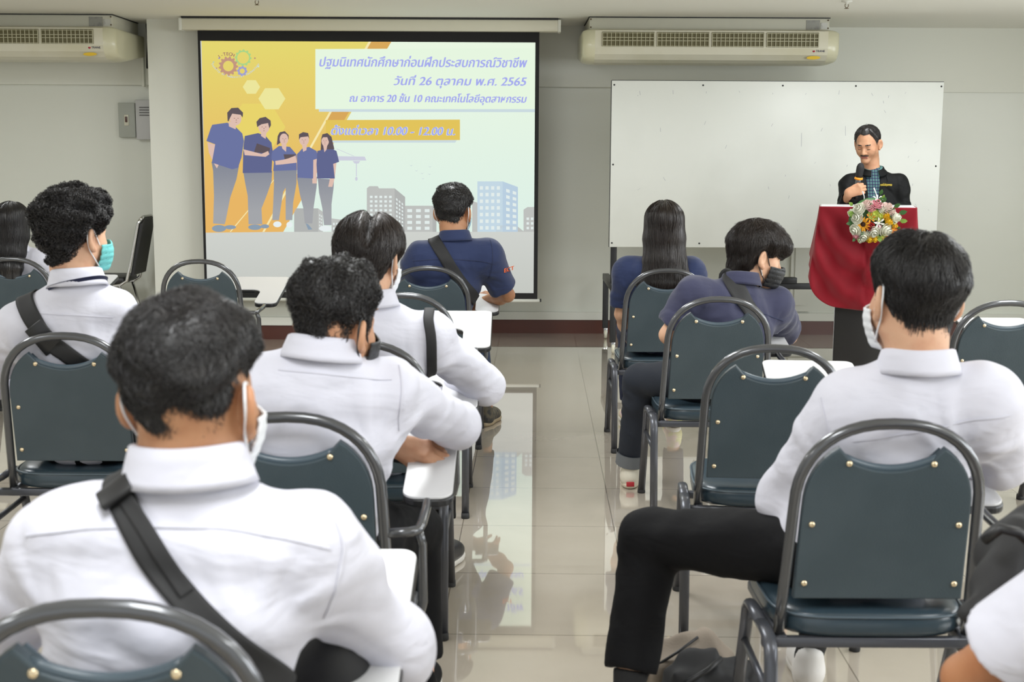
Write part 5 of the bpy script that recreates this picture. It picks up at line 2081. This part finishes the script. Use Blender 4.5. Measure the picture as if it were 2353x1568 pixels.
mu = nt.nodes.new('ShaderNodeMath')
mu.operation = 'MULTIPLY'
mu.inputs[1].default_value = .5
nt.links.new(ad.outputs[0], mu.inputs[0])
nt.links.new(mu.outputs[0], rp.inputs[0])
nt.links.new(rp.outputs[0], b_.inputs['Base Color'])
# inner shirt: a slightly smaller front of the torso
hip, nk = ps.J['hip'], ps.J['neck']
ch = hip * .35 + nk * .65
up_ = nrm(nk - ch)
inn = field([('+', loft([(hip, .165, .122), (hip * .62 + ch * .38, .160, .119), (ch - up_ * .03, .172, .115), (nk - up_ * .085, .152, .088), (nk - up_ * .035, .09, .066)], ps.lat), 0), ('+', cap(nk - up_ * .06, nk + up_ * .0, .070, .062), .03),
             ('&', lambda p: np.abs(p[:, 0] - f32(nk[0] - .012)) - f32(.075), .004), ('&', lambda p: p[:, 1] - f32(nk[1] - .01), .004),
             ('-', cap(nk + ax_ * .012, nk + ax_ * .12, .050, .060), .004)])
ps.put('inner_shirt', inn, nk - A3(.1, .25, .6), nk + A3(.1, .05, .1), .006, M_PLAID)
M_TEAL = mat('teal_collar', (.10, .24, .24), .8)
ps.collar(M_TEAL, h=.038, r=.060)
o = ps.collar(M_JACK, h=.036, r=.070, spread=1.5)
# jacket lapels
for s_ in (-1, 1):
    V, F, f_ = ps.surf['jacket']
    c = ps.J['neck']
    pts = [(s_ * .052 - .012, .008), (s_ * .088 - .012, -.022), (s_ * .092 - .012, -.055), (s_ * .055 - .012, -.10), (s_ * .034 - .012, -.13)]
    mb = MB()
    vs = []
    for (dx, dz) in pts:
        bv = BVHTree.FromPolygons([tuple(v) for v in V], [tuple(q) for q in F])
        h_ = bv.ray_cast(Vector((c[0] + dx, c[1] - .5, c[2] + dz)), Vector((0, 1, 0)))
        y = h_[0].y if h_[0] else c[1] - .09
        vs.append((c[0] + dx, y - .006, c[2] + dz))
    mb.add(vs + [(a, b + .004, z) for a, b, z in vs], [tuple(range(5)), tuple(range(5, 10))] + [(i, (i + 1) % 5, (i + 1) % 5 + 5, i + 5) for i in range(5)])
    ps.mb('lapel', mb, M_JACK)
V, F, f_ = ps.surf['jacket']
bvj = BVHTree.FromPolygons([tuple(v) for v in V], [tuple(q) for q in F])
q0 = P(2029, 428, SPD - .15)


def onj(a, b):
    h_ = bvj.ray_cast(Vector((q0[0] + a, q0[1] - .6, q0[2] + b)), Vector((0, 1, 0)))
    y = h_[0].y if h_[0] else q0[1]
    return (q0[0] + a - ps.loc[0], y - .004 - ps.loc[1], q0[2] + b - ps.loc[2])


text_mesh('chest_lettering', 'คณะเทคโนโลยีอุตสาหกรรม', .02, mat('yellow_thread', (.70, .52, .05), .7), ps.root, onj, width=.088, bold=.0002)
ps.hair(hair_field(.020, .010, .016, line=([0, 20, 38, 52, 68, 80, 92, 112, 128, 150, 180], [.080, .083, .085, .066, .025, -.010, .030, .020, -.035, -.058, -.070]), seed=12), n=3000, steps=6, L=.035, comb=whorl((.0, -.05, .12), .2), r0=.0011, seed=12, lift=.004, lens=lambda p: np.where(p[:, 1] > .01, .25, 1).astype(f32) * FADE(p))
mo = []
V, F = ps.surf['body'][:2]
# moustache: a soft ridge of short hair above the lip
mf_ = field([('+', cap((-.004, .094, -.0505), (-.026, .083, -.0565), .0056, .0035), 0), ('+', cap((.004, .094, -.0505), (.026, .083, -.0565), .0056, .0035), .002)])
Vm, Fm = mesh_field(mf_, (-.04, .07, -.07), (.04, .11, -.04), .0018)
ps.mesh('moustache', ps.J['head'] + (Vm @ ps.R.T) * ps.hs, Fm, M_BROW)
ps.trousers(M_BLK, h=.014)
for c in 'LR':
    ps.shoe(c, (0, -1), M_BLK)

# microphone in his right hand
mt, mbm = P(1977, 386, SPD - .275), P(1965, 458, SPD - .235)
axm = nrm(mt - mbm)
Lm = float(np.linalg.norm(mt - mbm))
tm = thing('microphone', 'handheld microphone with a black grille and an orange ring, held by the speaker', 'microphone', tuple(mbm))
zq = Vector((0, 0, 1)).rotation_difference(Vector(axm))
tm.rotation_mode = 'QUATERNION'
tm.rotation_quaternion = zq
MB().lathe([(.010, 0), (.0135, .004), (.0145, .03), (.0175, Lm - .085), (.019, Lm - .075)], n=18).build('handle', mat('grey_microphone', (.17, .18, .19), .3, .6), tm)
MB().lathe([(.010, -.001), (.0142, .0), (.0148, .028), (.0146, .03)], n=18).build('end_cap', M_BLACK, tm)
MB().lathe([(.020, Lm - .076), (.027, Lm - .074), (.028, Lm - .066), (.024, Lm - .061), (.020, Lm - .060)], n=10).build('orange_ring', mat('orange_rubber', (.85, .33, .02), .5), tm)
MB().lathe([(.021, Lm - .062), (.0225, Lm - .045), (.025, Lm - .02), (.0245, Lm + .005), (.019, Lm + .022), (.009, Lm + .031), (.002, Lm + .033)], n=18).build('grille', mat('black_mesh', (.02, .02, .022), .45, .4, bump=(900, .8, .002)), tm)
# ------------------------------------------------------------------ lectern with a red drape
LX, LY = float(P(1994, 475, 8.2)[0]), 8.20
LT = float(P(1994, 474, LY)[2])
t = thing('lectern', 'narrow black lectern with a white top under a dark red draped cloth', 'lectern', (LX, LY, 0), math.radians(-13))
MB().rbox(-.172, .172, .03, .22, .0, LT - .02, .006).build('column', mat('black_laminate', (.012, .012, .013), .35), t)
MB().rbox(-.21, .21, .0, .30, .0, .05, .008).build('base', M_BLACK, t)
MB().rbox(-.282, .282, -.03, .27, LT - .022, LT, .006).build('top', M_LAM, t)
MB().box(-.176, -.172, .028, .04, .05, LT - .03).build('side_strip', M_CHROME, t)


def drape():
    """Cloth over the front and both sides; it hangs in a deep swag."""
    V, F = [], []
    NU, NV = 96, 60
    HW, DP = .287, .27
    tot = HW * 2 + DP * 2
    for i in range(NU + 1):
        a = -tot / 2 + tot * i / NU
        s = 1 if a >= 0 else -1
        u = min(1, abs(a) / HW)
        side = max(0, abs(a) - HW)
        ln = .45 + .18 * max(0, 1 - u ** 3.2) ** .55 if side == 0 else .45 - .16 * min(1, side / DP)
        for j in range(NV + 1):
            v = j / NV
            h = v * ln
            fl = .048 * v ** 1.2
            if side == 0:
                x = s * u * (HW + fl)
                # curved swag folds that dip toward the middle, deeper lower down
                c = h + .30 * (u ** 2) - .10
                fold = math.sin(2 * PI * (c * 4.6 + .35 * s)) * .026 + math.sin(2 * PI * (h * 1.3 + a * 6.5)) * .015
                y = -.036 - fl * .7 - .026 * v * (1 - u * u) + fold * min(1, v * 3.2) * (1 - .35 * u)
            else:
                x = s * (HW + fl + .004 * math.sin(side * 60) * v)
                y = -.036 - fl * .7 * max(0, 1 - side / .06) + side + .012 * math.sin(h * 30 + side * 20) * v
            r = .012
            z = LT - .004 - h
            V.append((x, y, z))
    n = NV + 1
    for i in range(NU):
        for j in range(NV):
            F.append((i * n + j, i * n + j + 1, (i + 1) * n + j + 1, (i + 1) * n + j))
    return np.array(V), np.array(F)


V, F = drape()
me = fastmesh('red_drape', V, F, mat('dark_red_cloth', (.22, .005, .014), .8, spec=.2, sheen=.25, bump=(300, .25, .001)))
o = link('red_drape', me, t)
md = o.modifiers.new('thickness', 'SOLIDIFY')
md.thickness = .004
md.offset = 1

# ------------------------------------------------------------------ flower arrangement hung on the lectern's front edge
BQ = P(2001, 506, LY - .17)
tb = thing('flower_arrangement', 'round arrangement of white, pink and yellow flowers on the front edge of the lectern', 'flowers', tuple(BQ))
M_LEAF = mat('flower_leaf', (.035, .12, .025), .5)
M_LEAF2 = mat('pale_leaf', (.20, .34, .05), .5)


def petal_color(n, c, c2):
    return mat(n, c, .6, vary=(40, c2, .45, .65), sheen=.1)


FL = {'white_rose': petal_color('white_petal', (.80, .80, .70), (.72, .74, .58)), 'pink_rose': petal_color('pink_petal', (.80, .30, .38), (.82, .55, .55)), 'blush_rose': petal_color('blush_petal', (.82, .62, .58), (.80, .74, .66)),
      'yellow_rose': petal_color('yellow_petal', (.86, .58, .02), (.80, .48, .01)), 'lime_carnation': petal_color('lime_petal', (.60, .68, .12), (.70, .72, .25)), 'red_rose': petal_color('red_petal', (.50, .02, .02), (.38, .01, .01)), 'orange_lily': petal_color('orange_petal', (.85, .30, .02), (.80, .40, .04)), 'sunflower': petal_color('sunflower_petal', (.85, .36, .01), (.85, .50, .03)), 'white_lily': petal_color('lily_petal', (.84, .84, .80), (.78, .80, .72))}
M_EYE = mat('sunflower_eye', (.035, .012, .006), .8)


def flower_mesh(kind, seed):
    rng = random.Random(seed)
    mb = MB()
    if kind in ('sunflower', 'white_lily', 'orange_lily'):
        npet = 13 if kind == 'sunflower' else 6
        for k in range(npet):
            a = 2 * PI * k / npet + rng.uniform(-.1, .1)
            vs = []
            for i in range(6):
                u = i / 5
                wd = .34 * math.sin(PI * (.12 + .86 * u)) * (.75 if kind == 'sunflower' else 1.0)
                r = .25 + .80 * u
                z = .12 + (.22 * math.sin(u * 2.4) if kind == 'sunflower' else .55 * math.sin(u * 2.2) * (1 - .3 * u))
                for s in (-1, 0, 1):
                    x, y = r, s * wd * .5
                    vs.append((x * math.cos(a) - y * math.sin(a), x * math.sin(a) + y * math.cos(a), z + .06 * abs(s)))
            fs = []
            for i in range(5):
                for s in range(2):
                    q = i * 3 + s
                    fs.append((q, q + 1, q + 4, q + 3))
            mb.add(vs, fs, 0, True)
        mb.lathe([(.34, .02), (.36, .14), (.26, .26), (.05, .30)], n=12, mi=1)
    else:
        layers = [(5, .95, .30, .55), (5, .78, .44, .75), (4, .56, .54, .9), (3, .34, .62, 1.0)]
        if 'carnation' in kind:
            layers = [(9, .95, .25, .5), (9, .8, .38, .6), (8, .6, .5, .75), (6, .38, .58, .9)]
        for (npet, R, h0, cup) in layers:
            off = rng.uniform(0, 2)
            for k in range(npet):
                a0 = off + 2 * PI * k / npet
                vs = []
                for i in range(5):
                    u = i / 4
                    rr = R * (.25 + .75 * math.sin(u * PI / 2)) * (1 - .18 * cup * u * u)
                    z = h0 * .2 + (h0 + .25) * u ** 1.3 * cup + (-.10 if u == 1 and cup < .8 else 0)
                    sp = (2 * PI / npet) * .72 * math.sin(PI * (.25 + .58 * u))
                    for s in (-1, -.33, .33, 1):
                        a = a0 + s * sp
                        q = rr * (1 - .06 * s * s)
                        vs.append((q * math.cos(a), q * math.sin(a), z + .03 * rng.uniform(-1, 1) - .05 * s * s))
                fs = []
                for i in range(4):
                    for s in range(3):
                        q = i * 4 + s
                        fs.append((q, q + 1, q + 5, q + 4))
                mb.add(vs, fs, 0, True)
        mb.lathe([(.05, -.1), (.5, .02), (.42, .25), (.1, .5)], n=10, mi=0)
    return mb


FLOWERS = [('white_rose', 1968, 481, 20), ('blush_rose', 1986, 470, 17), ('pink_rose', 2008, 469, 17), ('blush_rose', 2030, 478, 19), ('white_lily', 2012, 458, 17), ('white_rose', 2050, 500, 19), ('white_rose', 1964, 500, 19), ('sunflower', 1976, 514, 19), ('white_rose', 1960, 527, 18), ('white_rose', 1999, 530, 19), ('white_rose', 2026, 526, 21),
           ('white_rose', 1980, 540, 17), ('white_rose', 1973, 550, 12), ('lime_carnation', 2000, 492, 17), ('lime_carnation', 2012, 496, 15), ('yellow_rose', 2026, 495, 14), ('yellow_rose', 2033, 509, 15), ('yellow_rose', 1992, 548, 13), ('yellow_rose', 2004, 548, 12), ('red_rose', 1990, 519, 15), ('white_lily', 2010, 511, 18), ('orange_lily', 1992, 500, 15), ('orange_lily', 2046, 528, 20), ('yellow_rose', 2050, 518, 12), ('pink_rose', 1961, 543, 10), ('pink_rose', 1995, 478, 13), ('blush_rose', 2042, 486, 14), ('white_rose', 1950, 488, 11), ('pink_rose', 2012, 522, 9), ('white_rose', 2020, 482, 14), ('lime_carnation', 2022, 546, 13), ('orange_lily', 2028, 545, 15)]
_fm = {}
for i, (kind, px, py, r) in enumerate(FLOWERS):
    q = np.array(P(px, py, LY - .17)) - BQ
    q = q * .94
    rad = math.hypot(q[0], q[2]) / .155
    R = r * 7.9 / 3050 * (.8 if 'lily' in kind else 1)
    dep = -.075 * math.sqrt(max(0, 1 - min(1, rad) ** 2))
    if kind not in _fm:
        o = flower_mesh(kind, i).build(kind, [FL[kind], M_EYE if kind == 'sunflower' else FL[kind]], tb)
        _fm[kind] = o.data
    else:
        o = link(kind, _fm[kind], tb)
    o.location = (q[0], dep, q[2])
    d = Vector((q[0] * 2.4, -.22, q[2] * 2.4)).normalized()
    o.rotation_mode = 'QUATERNION'
    o.rotation_quaternion = Vector((0, 0, 1)).rotation_difference(d) @ Vector((1, 0, 0)).rotation_difference(Vector((math.cos(i), math.sin(i), 0)))
    o.scale = (R, R, R)
random.seed(11)
for i in range(30):
    a = random.uniform(0, 2 * PI)
    rr = random.uniform(.06, .165)
    L_ = random.uniform(.03, .055)
    d = Vector((math.cos(a), -.5, math.sin(a))).normalized()
    s_ = d.cross(Vector((0, 1, 0))).normalized() * L_ * .28
    c = Vector((math.cos(a) * rr, -.055 * math.sqrt(max(0, 1 - (rr / .17) ** 2)) - .012, math.sin(a) * rr))
    vs = [c, c + d * L_ * .35 + s_, c + d * L_ * .35 - s_, c + d * L_ * .7 + s_ * .8, c + d * L_ * .7 - s_ * .8, c + d * L_ + Vector((0, .006, 0))]
    MB().add(vs, [(0, 1, 2), (1, 3, 4, 2), (3, 5, 4)], 0, True).build('leaf', M_LEAF if i % 3 else M_LEAF2, tb)
MB().lathe([(.02, .06), (.10, .05), (.135, .0), (.12, -.02), (.03, -.05)], n=18, axis='y').build('foam_base', M_LEAF, tb)
for (x0, y0, x1, y1) in ((2016, 462, 2008, 432), (2009, 424, 2007, 416), (1986, 462, 1982, 440)):
    a, b = np.array(P(x0, y0, LY - .14)) - BQ, np.array(P(x1, y1, LY - .12)) - BQ
    if y1 == 416:
        continue
    MB().tube([a, (a + b) / 2 + np.array((.004, 0, 0)), b], [.0035, .003, .0045], 7).build('stem', M_LAM, tb)

# ------------------------------------------------------------------ bags carried by the audience
def bag(label, person, pix, width, pouch=None, key='shirt', name='sling_bag', th=.0028, off=.004, over=A3(0, 1, .1)):
    V, F, f = person.surf[key]
    t = thing(name, label, 'bag', tuple(person.loc))
    r = person.ribbon(pix, width, key=key, off=off, th=th, root=t, over=over)
    if pouch:
        c, rad, R = pouch
        fp = field([('+', ell(c, rad, R), 0), ('n', folds(.006, 5), 0)])
        Vp, Fp = mesh_field(fp, np.asarray(c) - max(rad) - .03, np.asarray(c) + max(rad) + .03, .008)
        link('pouch', fastmesh('pouch', Vp - np.array(t.location), Fp, M_WEB), t)
    return t, r


b1, r1 = bag('black sling bag strap crossing the back of the man nearest the camera', p1, [(262, 1098), (268, 1112), (290, 1165), (318, 1225), (352, 1285), (398, 1345), (455, 1412), (520, 1472), (600, 1530), (690, 1600, 1.84)], .040, (P(770, 1550, 1.98), (.06, .07, .085), None))
if r1:
    q = r1[1][22]
    X, G = r1[2][22], r1[3][22]
    T_ = np.cross(G, X)
    mb = MB().rbox(-.026, .026, -.017, .017, .0, .012, .004)
    mb.v = [tuple(q + X * v[0] + T_ * v[1] + G * (v[2] + .006) - np.array(b1.location)) for v in mb.v]
    mb.build('buckle', M_BLACK, b1)
p1.ribbon([(283, 1130), (330, 1205), (378, 1285), (430, 1365)], .022, off=.0075, th=.002, root=b1, name='strap_end')
b2, r2 = bag('black sling bag strap with a round metal stud on the curly-haired man', p2, [(58, 694), (80, 740), (108, 780), (145, 808), (180, 832), (205, 850)], .056)
if r2:
    k = len(r2[1]) // 2 + 5
    q, X, G = r2[1][k], r2[2][k], r2[3][k]
    T_ = np.cross(G, X)
    mb = MB().rbox(-.034, .034, -.05, .05, 0, .006, .003)
    mb.v = [tuple(q + X * v[0] + T_ * v[1] + G * (v[2] + .006) - np.array(b2.location)) for v in mb.v]
    pd = mb.build('leather_pad', mat('black_leather', (.012, .012, .013), .35), b2)
    mb = MB().lathe([(.010, 0), (.010, .003), (.006, .005), (.001, .0055)], n=14)
    mb.v = [tuple(q + X * v[0] + T_ * v[1] + G * (v[2] + .012) - np.array(b2.location)) for v in mb.v]
    mb.build('stud', M_CHROME, pd)
bag('narrow black bag strap over the right shoulder of the man with centre-parted hair', p4, [(984, 738), (990, 772), (992, 815), (988, 862), (984, 885)], .032)
bag('black bag strap across the navy shirt of the man below the slide', p5, [(1000, 558), (1020, 588), (1042, 625), (1068, 660), (1092, 690)], .060)
bag('wide black bag strap across the back of the masked person in faded navy', pk, [(1668, 628), (1682, 645), (1702, 680), (1722, 712), (1740, 745)], .075)
# black bag on the tablet of the person at the bottom right
c0, c1 = P(2222, 1412, 2.12), P(2355, 1268, 2.24)
t = thing('black_bag', 'black bag lying on the white tablet at the bottom right corner', 'bag', tuple((c0 + c1) / 2))
fb = field([('+', cap(c0, c1, .026, .05), 0), ('+', cap(c1, c1 + A3(.12, .02, .03), .07, .07), .04), ('n', folds(.010, 8), 0)])
Vp, Fp = mesh_field(fb, c0 - .12, c1 + .25, .007)
link('bag_body', fastmesh('bag_body', Vp - np.array(t.location), Fp, M_WEB), t)
MB().tube([tuple(P(x, y, d) - np.array(t.location)) for x, y, d in ((2262, 1242, 2.14), (2300, 1215, 2.12), (2340, 1225, 2.12), (2370, 1250, 2.12))], .009, 8).build('handle', M_BLACK, t)
# two bags on the floor beside the splayed leg
M_BEIGE = mat('beige_canvas', (.30, .25, .20), .85, bump=(160, .4, .002))
c = A3(.475, 3.45, .0)
t = thing('beige_bag', 'slouching beige canvas bag on the floor beside the splayed black trouser leg', 'bag', tuple(c))
fb = field([('+', ell(c + A3(-.02, .0, .06), (.105, .07, .085)), 0), ('+', cap(c + A3(-.03, .0, .08), c + A3(.055, .03, .135), .045, .032), .05), ('+', cap(c + A3(.055, .03, .135), c + A3(.10, .03, .08), .03, .04), .03), ('n', folds(.012, 14, 1.2), 0), ('&', lambda p: f32(.002) - p[:, 2], .004)])
Vp, Fp = mesh_field(fb, c - .18, c + .26, .006)
link('bag_body', fastmesh('bag_body', Vp - c, Fp, M_BEIGE), t)
MB().tube([(-.115, -.03, .05), (-.085, -.06, .10), (-.03, -.055, .135), (.03, -.02, .165)], .004, 8).build('dark_trim', M_BLACK, t)
c = A3(.505, 3.31, .0)
t = thing('dark_backpack', 'crumpled black bag on the floor in front of the beige bag', 'bag', tuple(c))
fb = field([('+', ell(c + A3(-.01, -.0, .075), (.09, .07, .09)), 0), ('+', ell(c + A3(.09, .05, .05), (.09, .07, .065)), .05), ('+', ell(c + A3(-.08, .0, .04), (.05, .06, .055)), .05), ('n', folds(.016, 17, 1.3), 0), ('&', lambda p: f32(.002) - p[:, 2], .004)])
Vp, Fp = mesh_field(fb, c - .24, c + .26, .007)
link('bag_body', fastmesh('bag_body', Vp - c, Fp, M_WEB), t)
MB().tube([(-.08, -.06, .09), (-.05, -.075, .12), (.0, -.07, .15), (.04, -.03, .165)], .007, 8).build('handle', M_BLACK, t)
# pen on the empty tablet at the right edge
a = P(2262, 719, 5.55)
mx_, my_ = CHAIRS['M'][0], CHAIRS['M'][1]
def on_tab(x, y):
    return A3(mx_ + x, my_ + y, .640 + (y - .25) * .20 + .012)
a, b = on_tab(.10, .56), on_tab(.30, .50)
t = thing('pen_case', 'slim black pen case lying on the white tablet at the right edge', 'pen case', tuple(a))
MB().tube([(0, 0, 0), tuple(b - a)], .010, 10).build('case_body', M_BLACK, t)
MB().tube([tuple((b - a) * .96), tuple((b - a) * 1.04)], .0104, 10).build('end_cap', M_CHROME, t)

# ------------------------------------------------------------------ stitched seams on the shirts
M_SEAM = mat('white_seam', (.60, .60, .675), .8)
M_NSEAM = mat('navy_seam', (.018, .026, .07), .8)


def seam(p, pix, m, wd=.0035, key='shirt'):
    p.ribbon(pix, wd, key=key, off=.0006, th=.0012, name='seam', m=m)


seam(p1, [(60, 1232), (200, 1215), (400, 1212), (600, 1228), (760, 1262)], M_SEAM)
seam(p1, [(770, 1195), (790, 1260), (775, 1340), (745, 1420), (735, 1480)], M_SEAM, .005)
seam(p3, [(640, 850), (760, 862), (900, 872)], M_SEAM)
seam(p3, [(918, 840), (925, 890), (920, 940), (918, 990)], M_SEAM, .005)
seam(p8, [(1960, 1015), (2100, 995), (2240, 965), (2320, 955)], M_SEAM)
seam(p8, [(1885, 915), (1895, 960), (1910, 1010)], M_SEAM, .005)
seam(p2, [(60, 720), (150, 724), (260, 730)], M_SEAM)
seam(p5, [(950, 600), (1010, 596), (1100, 600), (1130, 606)], M_NSEAM)
seam(p5, [(1126, 552), (1132, 600), (1122, 640), (1112, 660)], M_NSEAM)
seam(pk, [(1690, 700), (1740, 716), (1800, 738)], M_NSEAM)
# orange lettering on the sleeve of the man below the slide
V, F, f_ = p5.surf['shirt']
bv5 = BVHTree.FromPolygons([tuple(v) for v in V], [tuple(q) for q in F])


def on5(a, b):
    px, py = 1158 + a * 430, 627 - b * 430 - a * 130
    h_ = bv5.ray_cast(CAM, ray(px, py).normalized())
    q = np.array(h_[0]) if h_[0] else P(px, py, 6.7)
    return tuple(q - np.array(ray(px, py)) * .004 - p5.loc)


text_mesh('sleeve_lettering', 'ECT', .030, mat('orange_thread', (.75, .13, .03), .7), p5.root, on5, bold=.0012)
